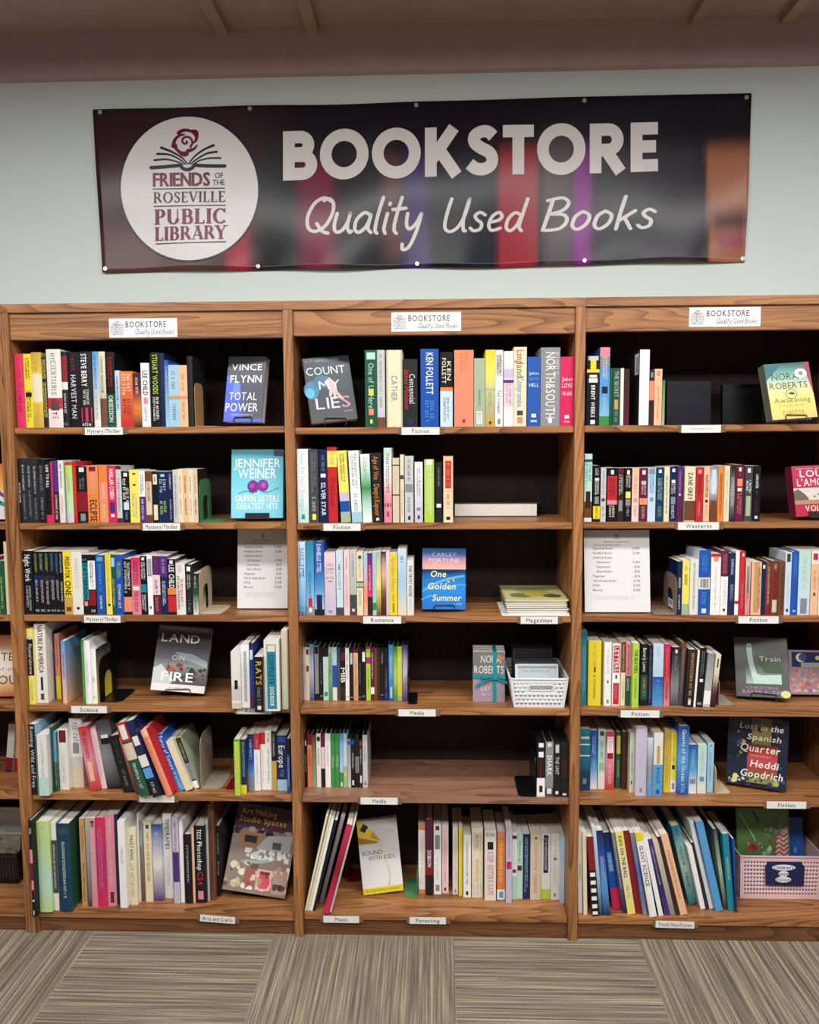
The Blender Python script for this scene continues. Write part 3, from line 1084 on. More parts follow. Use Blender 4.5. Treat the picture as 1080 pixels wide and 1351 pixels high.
shelf_books('U1', 3, '''
33 46 727 pk rc=k T.06,.48,W,Night_Work,.55 T.55,.95,z,,.5
47 53.7 728 pk [.38,.6,B] T.03,.35,L,,.45 T.45,.8,w,,.4 H.9,.95,w
53.7 61 728 pk [.38,.5,B] T.03,.35,z,,.45 T.45,.84,u,,.45 H.9,.95,w
61 68 728 pk [.38,.5,N] T.03,.35,L,,.45 T.45,.84,w,,.4 H.9,.95,w
68 75 728 pk [.38,.5,B] T.03,.35,s,,.45 T.45,.84,w,,.5 H.9,.95,w
75 80.5 728 pk T.03,.38,s,,.5 T.45,.8,w,,.5 H.9,.95,w
80.5 86 728 pk T.03,.35,z,,.5 T.48,.8,w,,.4 H.9,.95,w
86 97 728 py [.72,1,Y] T.08,.42,k,PREDATOR,.5 T.46,.7,k,ONE,.65 {.88,.95,n,.6}
97 110.7 728 pw T.1,.6,x {.88,.92,k,.25}
110.7 118.5 732 pk [.14,.76,T] T.16,.74,k,PATTERSON,.55 {.78,.86,O,.6} H.02,.1,q
118.5 127.8 732 pk [.1,.58,W] [.6,.85,R] T.12,.56,k,,.5 H.88,.96,w
128.7 139.8 732.6 pb {.03,.1,s,.7} T.15,.62,s T.68,.9,W,DALE_BROWN,.5
141 148.7 731 py>C T.1,.8,Y {.82,.86,k,.4}
148.7 154 732 pG T.4,.9,C,,.6 {.05,.2,l,.8}
154 164 732 pb T.12,.42,L,,.5 T.5,.9,W,,.35
164.4 175 738 pk [.68,.95,O] T.04,.66,W,,.75
175 187 736 pP>p lc=m T.05,.5,m,,.5 {.5,.57,w,.7} T.6,.95,R
187 194.8 734 pk T.1,.44,W,,.7 [.48,.62,T] T.66,.95,W,,.7 {.02,.07,w,.5}
195.9 202.8 733 pW {.06,.35,q,.7} T.08,.33,w {.86,.9,k,.3}
202.8 212.6 734 pm [.32,.66,u] {.04,.3,v,.6} T.38,.64,v T.7,.95,p
212.6 222.4 734 pv [.35,1,B] T.05,.3,V T.42,.9,W,,.45
222.4 233.4 738 pk T.1,.52,W,LEE_CHILD,.6 [.52,.64,o] [.66,.95,r] {.02,.08,w,.4}
233.4 245.6 743 hw T.03,.2,p,,.5 T.25,.9,Q,,.28,-.2 T.3,.85,r,,.3,.15
245.6 255.4 745 hk {.04,.13,W,.5} T.2,.52,w,,.5 T.55,.66,m T.7,.95,q
255.4 262 757 pk>G>w T.05,.35,w T.65,.95,k
''', 0.012)
shelf_books('U1', 4, '''
38 47.2 830 b=929 tC [.13,.62,k] {.1,.14,l,.6} T.2,.6,w,Physical_Universe,.55 T.68,.95,e
48.5 64 823 b=927.6 tw T.02,.62,m,NATURE_IN_AMERICA,.42 {.67,.84,k,.2} {.88,.96,Q,.3}
66 75 834 b=922 hB T.1,.9,q,,.3
75 81 837 b=922 pO [.65,1,y] T.1,.5,m
83.5 89 846 b=928.5 ts>i rc=s>i T.2,.6,b
110 113.5 844 b=928.5 pg T.1,.9,L
113.5 121.5 846 b=928.5 hW T.3,.7,z
121.5 129 857 b=928.5 hW rc=B>B>B>O>d>y T.5,.6,q {.86,.9,z,.4}
306 318.5 860 b=935 tw lc=w [.6,.86,z] {.5,.66,k,.35} [.9,1,x]
318.5 330 851 b=934 tW {.1,.9,z,.4} T.1,.9,q,,.3
330 336.2 848.7 b=934 hB>b>m {.1,.25,a,.6} T.3,.9,v
336.2 348.2 867 b=940 pk T.08,.5,Y,RATS,.6 T.55,.9,q {.88,.95,w,.4}
349.4 369.4 844.6 b=938 hw {.06,.97,T,.62} {.07,.16,c,.5} T.2,.62,d,COMPLETE,.3 T.66,.93,W,DOG_BOOK,.3
372.5 380 832 b=936 tx>e T.05,.95,w,,.4
''', 0.02)
shelf_books('U1', 5, '''
41.7 50 956 b=1048 pk rc=l T.03,.9,z,Running_Wild_and_Free,.6
52 65 970 b=1050 tw T.1,.7,z,,.25 [.7,1,M]
66 71 960 b=1046 tG T.1,.9,M
71 77 966 b=1044 tG [.0,.5,s] [.5,1,G] T.1,.9,w
79.6 91.7 962 b=1042 L=-3 tw {.02,.22,m,.75} T.4,.9,z
92.6 111 948 b=1039 L=-3.5 hw [.55,.7,z] [.7,1,x] {.35,.5,q,.5} T.05,.5,q
119 131.5 958 b=1044 L=-13 tr>p>r {.55,.85,i,.5} T.05,.5,R
132 141.7 960 b=1041 L=-15 tu T.1,.85,z,,.5
141.7 161 950 b=1041 L=-14 hQ>q>k {.2,.34,k,.6} {.2,.25,w,.5}
163 178.7 969 b=1046 L=-16 hk T.1,.5,Q T.6,.9,q,,.25
178.7 185 973 b=1048 L=-17 pO>m T.1,.9,R
185 199 952 b=1052 L=-18 hG [0,.25,r] [.28,.5,x] {.03,.22,w,.6} T.55,.9,w,,.3
202 213.6 950 b=1053 L=-19 tB {.2,.32,w,.7} [.45,.6,w] [.62,.75,s] [.78,1,k] T.8,.95,w
219.7 229 962 b=1051 L=-20 hO rc=r T.1,.6,o [.0,.1,i]
229 234.6 970 b=1046 L=-20 hr
234.6 244.8 968 b=1044 L=-20 hb>b>s T.03,.62,W,Force_of_Nature,.65 T.66,.95,a,,.4
245 255 976 b=1044 L=-20 tc
255.2 263.5 973 b=1041 L=-19 tN rc=e [.5,.82,q] [.85,1,W] T.1,.45,e,,.4 T.55,.8,T
310 317 976 b=1050 pL [0,.03,g] T.3,.8,C
317 325.6 976 b=1047 pB [.84,1,y] T.04,.75,l,,.5
326.7 336 969 b=1043 pB>b>l T.1,.45,w [.75,1,q]
336 344 968 b=1043 pr [.28,1,W] T.05,.25,p T.35,.9,z
344 351 967 b=1042 pW [.0,.2,r] T.3,.9,z
351 359 964 b=1042 pW T.05,.2,r T.3,.9,q
359 365.4 965 b=1043 pk [.5,1,Y] T.05,.42,z
365.8 379 970.7 b=1043 pB {.02,.12,b,.7} T.18,.58,W,Europe,.6 [.8,1,l] T.62,.75,s
379 383.2 975 b=1045 pk [.3,1,b] T.35,.9,w
''', 0.03)
shelf_books('U1', 6, '''
32 47.5 1082.6 d=-3.5 hk {.08,.14,q,.6} {.3,.44,p,.8} {.44,.62,m,.7} {.62,.82,p,.7} {.72,.84,w,.6} {.93,.98,w,.25}
48.3 70 1084 d=-0.5 hS>S>M>S {.06,.08,e,.2} T.15,.7,M
71 78.7 1085 b=1201 hw [.2,.8,Q] T.25,.75,w
79.6 96 1087 b=1202 hd rc=G {.05,.11,Q,.7} T.2,.85,w,,.22
109 116 1080 b=1195 tt T.08,.4,r,,.5 T.5,.95,n
116.7 122 1080 b=1196 te>q>G T.1,.9,z
122 129.6 1080 b=1196 tp T.05,.95,W,,.55 {.03,.1,k,.6}
129.6 141.7 1079 b=1196 hP>j>P T.1,.9,p,,.5
142 154.6 1076 b=1194.6 tp T.05,.8,u {.85,.97,m,.4}
154.6 158.4 1075 b=1194 tB
159 168.5 1083.5 b=1198 tW T.3,.5,z
169 182.4 1093.7 b=1193.7 hc T.08,.4,Q,MUSTANG,.35 T.45,.9,Y
182.4 186 1074 b=1190 tW
186 192.4 1086 b=1189 hq>n T.1,.3,w
192.6 202.4 1085 b=1189.7 tc {.03,.08,Q,.4} T.12,.75,Y,,.4
203.4 215.6 1088 b=1188.7 tb>w>v T.1,.35,a {.5,.6,w,.7}
216.7 229 1073.6 b=1185 tW T.06,.42,Q,TIMEFRAMES,.45 T.5,.9,z,,.35
230 238 1079 b=1192 tV [.4,.75,v] T.05,.4,j
239 244 1083 b=1191 tW
244.8 254.4 1101 b=1191.8 hk T.15,.7,z,,.28
255 258.2 1092 b=1191 ti
258.4 272.7 1090 b=1191 hk T.2,.57,W,Photoshop,.45 T.04,.18,W,,.4 T.59,.76,r,CS4,.5 {.84,.95,p,.5}
273.7 277 1082 b=1188 hz
277 285 1061 b=1187.7 hn T.1,.9,N
285.5 291 1090 b=1183 tk lc=w rc=Q T.1,.4,w T.5,.7,w
''', 0.05)
shelf_books('U2', 1, '''
481.8 498 462 pG {.03,.12,M,.7} T.17,.75,M,One_of_Us_Here,.45 {.5,.58,y,.4} {.76,.84,O,.4} {.9,.95,C,.2} lc=G
498 508 462 hz T.05,.75,q,,.4 [.8,.87,V] [.87,1,n]
509.8 531 462 hc T.33,.66,q,CATHER,.36 {0,1,e,.98} {.01,.99,c,.8}
531 550.7 474 hk T.15,.75,r,James_Michener,.32,-.2 T.22,.65,w,Centennial,.36,.15 {.88,.97,B,.4}
554.8 578.6 460.5 pb T.05,.58,W,KEN_FOLLETT,.38 T.66,.95,s,,.5
580.6 597 464.6 pk [.47,.52,o] [.52,1,a] T.08,.42,c,KEN,.3,.2 T.08,.42,c,FOLLETT,.3,-.2 T.6,.95,q,,.5
599 624.4 462 pO T.04,.28,o,,.45 {.9,.95,r,.15}
625 639.6 472.8 pe {.78,.96,W,.5} T.45,.7,g,,.2 T.8,.94,q,,.3
640 652.8 461.7 py>C>e>Y [.5,.53,e] T.55,.75,Y {.93,.97,m,.25}
653 663 462 pW {.06,.34,z,.8} T.06,.34,k,,.6 T.52,.83,k,Tad_Conquer,.4 {.9,.97,q,.4}
664 676.7 463.5 pu [0,.22,W] [.24,.36,V] [.38,.42,v] [.75,1,W] T.42,.72,p,,.6
677 694 458 pc T.04,.2,r,Long,.6 T.2,.38,g,land,.55 T.38,.75,s,Compromise,.6 {.8,.86,Q,.45} {.88,.96,t,.4}
695 712 471 hb {.82,.87,W,.35} {.91,.94,l,.5} H.215,.255,W,Jakes H.285,.335,s,HEAVEN H.38,.43,a,HELL
712.4 737.8 458.7 hq T.06,.9,w,NORTH&SOUTH,.5 T.06,.35,z,,.22,.35 {.9,.96,w,.2}
738 757 471 hP {.84,.89,W,.32} {.92,.95,p,.45} H.295,.345,W,Jakes H.38,.445,u,LOVE H.5,.56,u,WAR
''', 0.012)
shelf_books('U2', 2, '''
393 407.5 592.4 hW>W>M T.05,.9,l,Nine_Perfect_Strangers,.42 {.88,.95,T,.3}
408.5 420.7 593 pQ T.05,.6,q,,.55 {.88,.96,C,.4} T.65,.85,z
421.8 432.6 593 hB T.08,.3,q T.45,.9,W,SILVER_STAR,.5 {.33,.38,W,.6}
433.4 446 590 L=-3.2 hr rc=N [.05,.26,C] T.08,.24,Y T.4,.8,R
450 462.5 594.4 L=-3 pC [0,.58,C] [.58,.7,V] [.7,.85,b] [.85,1,e] T.05,.5,Q,,.5
464.5 477.8 594.4 L=-2.6 pW [.85,1,l] T.05,.55,q,,.6 T.6,.85,s
478.8 491 599 L=-2 pW>M>g>M>W T.05,.4,e
492 504.7 597.5 L=-1.5 hk T.05,.38,o,Age_of_Vice,.55 T.45,.9,o,Deepti_Kapoor,.55 {.93,.97,c,.3}
506.7 516.9 591 hM>W>p>p T.05,.6,m,,.4 {.74,.79,Q,.8} {.85,.92,r,.3}
518 526.7 604.6 px {.1,.12,n,1} {.56,.58,n,1} T.2,.5,z
528 533 600 pc {.3,.36,Q,.9} T.5,.9,x
534 545.4 602 pz {.42,.54,q,.85} T.05,.38,q T.6,.85,q {.9,.96,k,.25}
547 557.6 610 pW>V T.1,.6,q,,.5 {.88,.94,v,.3} {.75,.8,q,.5}
559.7 572.5 606.7 pL T.08,.9,W,,.55 {0,.08,w,.6}
574.5 583 609.7 hk {.69,.75,W,.7} T.1,.4,q,,.3
584.7 597.5 602 hi>c {.07,.48,r,.6} T.1,.46,O,,.35 T.52,.8,t {.91,.96,N,.4}
''', 0.012)
shelf_books('U2', 3, '''
393 404 715 ha>l>s [.88,.95,s] T.08,.5,b,DANIELLE_STEEL,.6 {.95,1,m,.8}
404.6 415 715 hT>s>l [.88,1,q] T.4,.75,T {.76,.88,r,.5} {.9,.96,w,.4}
415.6 427.8 715 hb>b>s>a T.03,.42,a,DANIELLE_STEEL,.6 [.92,1,k] {.72,.92,B,.6}
428.5 443.3 729 hu>V H.17,.21,q H.24,.28,q H.3,.33,q H.38,.42,q {.45,.47,q,.4} {.92,.96,q,.3}
444 453 727 pa [.88,1,Q] T.2,.6,q,,.35 {.26,.28,k,.2}
454 461.5 727 pu T.1,.3,p T.35,.88,O,,.4
461.9 470.7 727 pz>e [.68,1,Q] T.05,.4,q {.9,.94,w,.4}
471 479.4 729 pc {.05,.1,G,.5} T.1,.4,e {.46,.48,G,1} {.48,.53,e,.7} {.54,.56,G,1} T.6,.85,e
480 485 730 pl>V>O>i
485 491.5 730 pv>j>P>u [.7,1,N] T.2,.6,w
491.7 496.7 729 pl [.8,.92,g] T.1,.6,w
496.7 503 728.5 pe>C>n T.1,.6,W
503.7 509.6 728 pB>i>n>N T.1,.3,a
509.6 514 728 pu>V
514 524.4 731 py T.06,.62,t,Golden_Hour,.55 {.8,.95,n,.15} T.66,.9,Y
525 536.5 725 pa>l>c T.1,.2,b T.25,.6,a,,.4
537 545.7 739 pw T.1,.66,Q,THE_TRYST_HOUSE,.45 T.7,.9,z
''', 0.012)
shelf_books('U2', 4, '''
399.4 404 854 dz T.3,.8,q
404 408.7 854 dc {.35,.46,n,.7} {.04,.14,m,.7}
408.7 414.4 850 ds>V>b {.04,.2,q,.7} H.9,.95,w
415.5 421 852 dq {.02,.15,k,.8} T.4,.8,w [.88,1,k]
421.7 426.3 854 dk T.3,.7,q H.88,.93,w
426.7 433.7 855 dM [0,.17,k] T.25,.8,W {.84,.92,T,.6}
434 439 854 de>g T.1,.5,k
439 444.8 854 dl [.34,.75,b] [.76,1,w] T.1,.3,w
445 449.2 854 dQ T.3,.6,q
449.4 456 854 dk T.3,.75,W,MIB,.8 {.1,.25,m,.7} [.75,.95,N]
456 461 855 dW T.1,.6,R,,.4 H.9,.94,k
461.4 466.3 856 dk {.08,.3,V,.6} H.85,.95,w
466.5 472.6 856 di>t T.15,.7,t,,.4 [0,.08,m]
473 477.3 854 dk T.3,.7,q H.9,.95,w
477.6 482.6 856 dk {.06,.25,W,.7} H.85,.93,w
483.2 489 853 dL [.2,.32,j] T.4,.8,g [0,.05,j]
489.2 494 854 dm [.75,.88,W] T.1,.6,w,,.4
494 497.6 855 dn
497.6 501.5 855 dN T.1,.8,n
501.7 506.9 855 dk T.1,.3,z H.85,.9,z H.93,.97,b
507 512.4 855 dk>B T.4,.8,q {.85,.95,b,.5}
513 519 851 ds>s>b {.75,.95,l,.5} T.2,.5,w
519.3 524.3 853 dg>L>g T.4,.7,w
524.4 530.4 853 dL>y T.2,.7,W,,.4 [.9,1,e]
531 537.4 851 dv>V>v T.3,.6,w,,.4
''', 0.08)
shelf_books('U2', 5, '''
400.4 405.4 970 dk {.1,.2,w,.5} T.35,.7,w
406 412 969 dO>o>O [0,.2,R] T.3,.6,r
412.2 417.6 970 dn>e T.6,.95,e
418 423.7 968 dW {.06,.14,k,.7} T.25,.6,g
424 429 968 dm [.25,.65,u] T.05,.2,j [.65,1,k]
429.4 436.6 968 dW T.2,.6,z
437 442 968 dg T.4,.65,W,,.5
442.3 448 968 dg T.4,.65,W,,.5
448.4 453.2 968 ds>a [.72,1,g] {.9,.98,w,.5}
453.4 458.2 968 dl>w [.6,1,e] {.7,.8,y,.5}
458.6 463 975 dq>z {.04,.12,b,.7}
463.3 468.4 974 dk {.04,.12,b,.7} T.3,.65,W,,.5 {.85,.95,w,.5}
469 473.7 969 dk [.42,.72,q] T.45,.7,k
474 478.4 976 dN {.05,.12,r,.5} T.2,.5,w {.75,.9,w,.5}
478.7 485 970 dz T.2,.5,q {.88,.95,q,.5}
707.7 718.5 979 b=1051 dk {.02,.1,W,.6} {.18,.28,W,.6} T.35,.65,R [.66,1,W] {.8,.92,k,.4}
719 729.2 979 b=1051 dq {.02,.09,w,.5} T.24,.62,W,SHARK,.6 [.84,1,Q] {.85,.95,w,.6}
729.5 739 979 b=1051 dk {.05,.2,z,.5} T.27,.6,z,THE_UNIT,.45 {.9,.96,w,.4} H.02,.06,n
739.3 750 979 b=1051 dk T.32,.7,R,,.55 {.94,.98,w,.5}
''', 0.07)
shelf_books('U2', 6, '''
401.6 404.6 1076 b=1202 L=13 fc
404.8 408 1078 b=1202 L=13.5 fc
408.2 412.2 1080 b=1202 L=13.5 fW
412.4 416 1082 b=1202 L=14 fk lc=w
420.7 426 1077 b=1192 L=14.5 fV>q
426.2 434 1087 b=1206 L=15 fP>R>P
434.3 437 1082 b=1204 L=15 fw
552 561 1088 b=1179 pW [0,.08,O] [.94,1,O] T.15,.85,i,,.35
561.5 571 1082 b=1181 hm [.62,.73,R] [.73,1,k] T.4,.62,W,DOBSON,.5 T.05,.35,v
572 582 1088 b=1180 pW {.15,.35,q,.6} {.02,.08,Q,.5} T.45,.8,z {.86,.95,q,.5}
582.7 591.5 1088 b=1178 pu T.2,.85,O,,.3 {.92,.97,R,.3}
597 604 1092 b=1180 pw T.1,.85,x,,.4 {.92,.97,q,.3}
604.8 610 1092 b=1182 py
611 621 1102 b=1184 pW T.1,.8,q,,.28 {.9,.96,k,.3}
622 636.7 1092 b=1184 hc {.07,.33,x,.7} T.1,.3,q T.45,.78,t,,.2 {.8,.96,z,.8}
639 654 1096 b=1188 pw {.16,.27,k,.5} T.3,.92,p,KEEP_SISTERS_SAFE,.5 H.03,.08,q
655.5 666 1098 b=1187 po [0,.09,O] [.85,1,W] T.12,.75,c,,.4 {.88,.97,s,.5}
667 674.8 1092 b=1191 pV {.45,.55,j,.8} T.1,.4,q [.9,1,V]
675 681 1098 b=1187 pW [.05,.1,m] {.55,.6,m,.7} T.15,.5,z [.65,1,M]
681 689 1101 b=1186 pM {.48,.56,m,.7} T.1,.45,g
689 698.2 1101 b=1186 pB T.05,.95,l,,.45
699 713 1101 b=1187 px {.04,.07,k,.2} T.15,.55,t,,.3 T.6,.9,t,,.3
713 725.5 1100 b=1186 pw {.02,.6,B,.5} T.05,.56,w,,.25 [.85,1,L]
726 736.7 1100 b=1187 pw T.1,.8,x,,.4 {.36,.4,k,.4} {.9,.95,q,.3}
737.8 745.5 1104 b=1192 tl>a>l T.3,.6,w
''', 0.1)
shelf_books('U3', 1, '''
773 789.6 470 pk {0,.06,z,.8} {.06,.2,y,.45} {.19,.235,y,1} {.27,.31,w,.6} {.32,.38,w,.7} T.42,.88,W,BRENT_WEEKS,.3 {.92,.98,W,.35}
790 803 458.5 hb>s>s>l [0,.12,p] [.12,.24,q] [.88,1,g] {.5,.59,B,.6} T.12,.45,w,,.5 T.6,.85,l
803.4 806.6 486 pG
807 817 486 pG T.05,.5,e,THE_SECRET,.5 {.55,.72,t,.5} T.75,.95,e
817.3 821.6 486 hw
822 829 487 pN>m T.2,.9,m
842 855 461.5 hW lc=A
855.3 861.7 488 pN [.2,.55,O] {.05,.14,q,.5}
862 872 487 pi T.3,.9,Y,,.3 {.04,.12,t,.4}
872.6 876 502 pg>e
''', 0.014)
shelf_books('U3', 2, '''
769.9 780 599 pM>M>w [.08,.12,Q] [.7,.94,n] T.14,.45,T,,.8 {.55,.8,N,.6}
781.8 790.8 614.4 pk T.05,.2,w,,.5 T.28,.52,W,,.6 {.22,.27,w,.6} {.55,.68,q,.6} [.72,.95,y] T.73,.94,Q
791.4 798.5 617.7 pz T.05,.5,q {.56,.62,Q,.6} T.7,.9,q
800 813 617.4 pk [.15,.6,r] {.04,.12,w,.3} T.18,.58,m,,.6 [.6,.68,p] [.7,.95,k] T.7,.95,c,,.6
813.6 822 617.7 pN T.12,.55,W,,.6 {.02,.1,m,.7} {.6,.8,q,.6}
823 832 617.7 pk {.04,.12,w,.4} T.14,.4,w,,.65 {.44,.56,C,.7} {.58,.7,q,.7} T.72,.9,z
832.6 841.8 617.7 pi>u T.1,.5,O {.56,.63,O,.5} T.7,.9,O
842.7 853 617.7 pm {.04,.12,w,.4} {.24,.3,V,.6} T.3,.52,u,,.6 [.56,.68,O] T.7,.95,i
853.3 863.7 617.4 pl>a T.15,.5,q,,.5 {.02,.12,q,.7} {.55,.62,q,.4}
864.4 874 617 pd {.04,.1,w,.4} T.2,.65,z,,.6 T.7,.95,e,,.5
874.8 881.8 616 pc T.15,.85,n,,.3
882 891.7 615.6 pB {.04,.1,w,.4} {.24,.3,w,.5} T.32,.52,W,,.6 {.55,.68,q,.6} T.7,.95,w,,.4
892 899 615 pv>m T.1,.5,p {.5,.53,w,.4}
901.7 915.8 615.8 hc [.62,.98,n] T.1,.6,N,ZANE_GREY,.4
916.7 925.8 617 pr T.1,.55,m,,.5 {.04,.12,p,.5} T.62,.9,p
926.7 934.7 616 pi T.15,.55,n,RALPH_COMPTON,.5 {.6,.65,k,.4} T.7,.9,t
935 944.7 616 pq>a>n>n {.05,.5,a,.5} {.62,.95,n,.7}
945.3 953.3 615.5 po T.12,.9,n,,.45
953.7 960.8 614.7 pc T.1,.9,x
961.7 967.7 615.5 pk>q>k T.2,.8,w,,.6
968.3 979.7 613 pm {.05,.12,w,.3} T.14,.2,p {.25,.38,O,.6} {.41,.47,w,.5} T.5,.95,p,,.5
980.8 990.8 615 pQ {.04,.12,w,.4} T.25,.5,W,,.7 {.54,.9,e,.6}
991.7 1001.5 615 pk T.15,.4,w,LANCASTER,.5 T.45,.5,q T.6,.85,m {.9,.95,w,.4}
''', 0.012)
shelf_books('U3', 3, '''
892.2 898 741 pB {.3,.5,q,.5} T.62,.9,a
898.7 908 739.6 pC [.8,1,e] {.25,.45,Y,.4} T.1,.2,q
908.7 919.7 738 pw T.06,.9,q,,.25
920 935 726 hb [.42,.6,w] {.44,.58,q,.7} lc=a T.08,.36,s,,.5 T.65,.85,s {.9,.97,w,.4}
936 948.7 731 pW [0,.05,r] {.04,.12,O,.5} T.2,.9,z,,.2
949 958.7 726.7 hm [.4,1,W] T.05,.35,p,,.5 T.45,.85,z {.9,.94,k,.3}
959.5 967.7 730 hB T.1,.35,a,,.4 T.5,.8,l,,.5
968 973 727 hW [.78,.83,r]
973.7 981 727.5 hr T.5,.9,p,,.35 {.03,.08,w,.3}
981.7 988 740 px>p {.1,.6,q,.5} T.3,.8,n,,.5
989.5 1002.5 741.7 pi T.1,.9,n,,.22,.3 {.0,.95,t,.5}
1003 1008 742 hB {.05,.12,w,.6}
1008.2 1015 741 hn>R T.1,.8,i
1015.2 1025 740 hn {.2,.7,R,.7} {.72,.95,x,.6} T.05,.15,i
1025.4 1033 741 hn T.1,.9,N
1033.4 1041.4 729 pa [0,.16,w] {.02,.15,G,.6} T.3,.8,z,,.3 {.9,.95,k,.3}
1041.7 1050.8 728 hb T.06,.45,s,,.45 {.92,.95,l,.4}
1051 1066.7 727 pM>a T.06,.6,z,,.35 {.74,.98,q,.55}
1067.5 1077.5 727 pi>i [.0,.2,w] {.04,.14,r,.6} {.65,.7,n,.3} T.3,.6,t
1078 1092 727 pc T.1,.8,n
''', 0.014)
shelf_books('U3', 4, '''
765.4 773 832 b=930 pT T.2,.9,l,,.5
775 792 846 b=931 py T.05,.4,t,,.25 {.4,.48,n,.15} T.52,.9,n,,.18
796 805.5 847.5 b=931 hW {.6,.64,k,.2} {.9,.96,q,.3} T.1,.5,z
806.7 817 850 b=931 pW {.02,.46,r,.75} T.04,.44,W,LETTERS,.5 {.5,.56,k,.2} {.63,.98,r,.75} T.66,.9,p
818 823.8 847 b=931 pc [0,.48,n] T.05,.45,i T.6,.9,t
824.2 831 848 b=931 pG [0,.53,p] T.03,.5,j T.56,.8,W,,.5
831.7 841.7 849 b=934 pL T.1,.46,G,THE_BEAVERS,.5 T.52,.85,g,,.3
844 853 850 b=931 hk [.5,.9,G] T.06,.44,W,Beverly_Lewis,.5 T.55,.85,O
854 859.4 852 b=931 hk>B T.05,.95,q
860 873.7 850 b=931 pa>l [.53,1,b>s] T.05,.2,l T.58,.8,s
874.7 882.5 850 b=931 pP>r>p T.08,.6,p T.65,.9,m
883 893.7 854 b=931 L=1.5 pk>Q>q>Q {.04,.1,w,.3} T.15,.4,q
894 900.6 848 b=931 L=2 hn>Q T.1,.8,q
900.8 914 857 b=933 L=3 hN>k T.05,.9,t,,.35 {.86,.96,w,.3}
914.2 917 858 b=933 L=3 pW
917.3 926 855 b=933 L=3 hk T.05,.5,q,,.5 {.52,.57,W,.5} H.9,.96,w
926.7 935.8 862 b=933 L=4 pq>z [.7,.95,W]
936.2 943 863 b=933 L=5 pc>c>m>k {.08,.25,Q,.3}
''', 0.02)
shelf_books('U3', 5, '''
763.6 777.5 962 b=1043 pT>d {.12,.16,w,.8} {.24,.26,w,1} {.42,.44,w,1} T.8,.9,z [.66,1,d]
778 787 964 b=1041 pb>b>s>W T.1,.45,a,,.5 T.5,.7,l
788 797.5 963 b=1041 pM [.72,1,w] {.02,.1,Q,.6} {.55,.68,e,.6} T.2,.5,T
798 809.5 966 b=1042 pP>p>r {.08,.36,W,.7} T.1,.34,p {.36,.46,R,.6} T.56,.9,u,,.35
811 818 966 b=1040 hG {.06,.38,y,.7} T.5,.8,L
819 827 966 b=1041 hN T.1,.9,m
827.5 835 967 b=1046 pc {.1,.9,M,.6} T.3,.7,g {.8,.85,k,.3}
835.2 851.7 960 b=1050 hV {.88,.94,q,.25} T.2,.6,z
852 860 974 b=1049 ha>q>s T.4,.8,z
861 873 967.5 b=1050 pw [.5,1,s] {.2,.48,Y,.3} T.22,.5,Y,,.4 T.55,.8,b {.9,.97,b,.4}
874.5 883 963 b=1045 hY>y T.1,.9,t,,.4
883.3 891 966 b=1045 py>C [.8,1,W] {.55,.62,k,.5} T.1,.5,t {.85,.95,q,.4}
891.7 907 958 b=1048 hb>s>b T.05,.8,W,Guests_of_the_Ocean,.35 T.84,.98,l
907.5 918 983 b=1047 pb>s>W T.1,.5,l {.7,.8,q,.7}
919 930.5 983 b=1047 pM>a {.65,.75,q,.5} [.8,1,w] T.1,.6,z
931.5 940 980 b=1045 pl T.2,.8,s,,.3 {.04,.08,q,.3}
''', 0.03)
shelf_books('U3', 6, '''
762.5 768 1095 b=1205 L=-1 tw T.4,.6,q
769.5 774.5 1098 b=1207 L=-3 tc
781 789.5 1104 b=1209 L=-9 tR [.42,1,k] {.45,.5,W,.8} {.55,.6,W,.8} {.65,.7,W,.8} {.75,.8,W,.8} {.85,.9,W,.8} {.94,.98,W,.8}
790.5 795 1092 b=1208 L=-9 ta>l>B T.2,.6,w
796 805 1096 b=1208 L=-10 tB>b>s>B T.3,.6,W,,.5
808 820 1098 b=1200 L=-14 hB>b>b [.72,1,P] {.25,.5,s,.5} T.28,.5,a
821.5 826.5 1099 b=1205 L=-16 tq>B T.1,.7,w
828 838.4 1097 b=1207 L=-19 tC>c>C T.05,.56,Q,KIDS_ON_THE_BALL,.42 T.65,.8,Y
838.7 847.4 1096 b=1206 L=-19 tR T.1,.8,r
848 854 1099 b=1208 L=-19 tq>b>q T.2,.7,z
857 866.5 1098 b=1210 L=-20 hW [0,.1,y] T.15,.63,Q,GIANT_SCIENCE,.5
868.8 875 1106 b=1209 L=-20 tW lc=k
876.7 883.4 1107 b=1208 L=-19 tv>B>v T.1,.6,V
884 891 1110 b=1208 L=-18.5 tx>q
891.7 896.9 1104 b=1208 L=-18 tN
897.5 907.3 1100 b=1208 L=-16 ti T.2,.8,t rc=k
908.2 920 1089 b=1193 L=-13.5 hT>M>T T.03,.12,d T.25,.5,d,,.3 T.6,.8,d,,.3
924 930.5 1116 b=1200 L=-13 tW rc=Q
931.5 934.8 1112 b=1200 L=-13.5 tA
935.5 941.7 1082 b=1199 L=-14 hW
942.5 953.8 1084 b=1203 L=-13.5 ts>s T.1,.5,l,,.2
954.6 959.4 1094 b=1200 L=-9 tQ>e>N
960 968.6 1100 b=1202 L=-6 pT T.3,.6,M
969 972.3 1107 b=1204 L=-4 tb>B
''', 0.06)

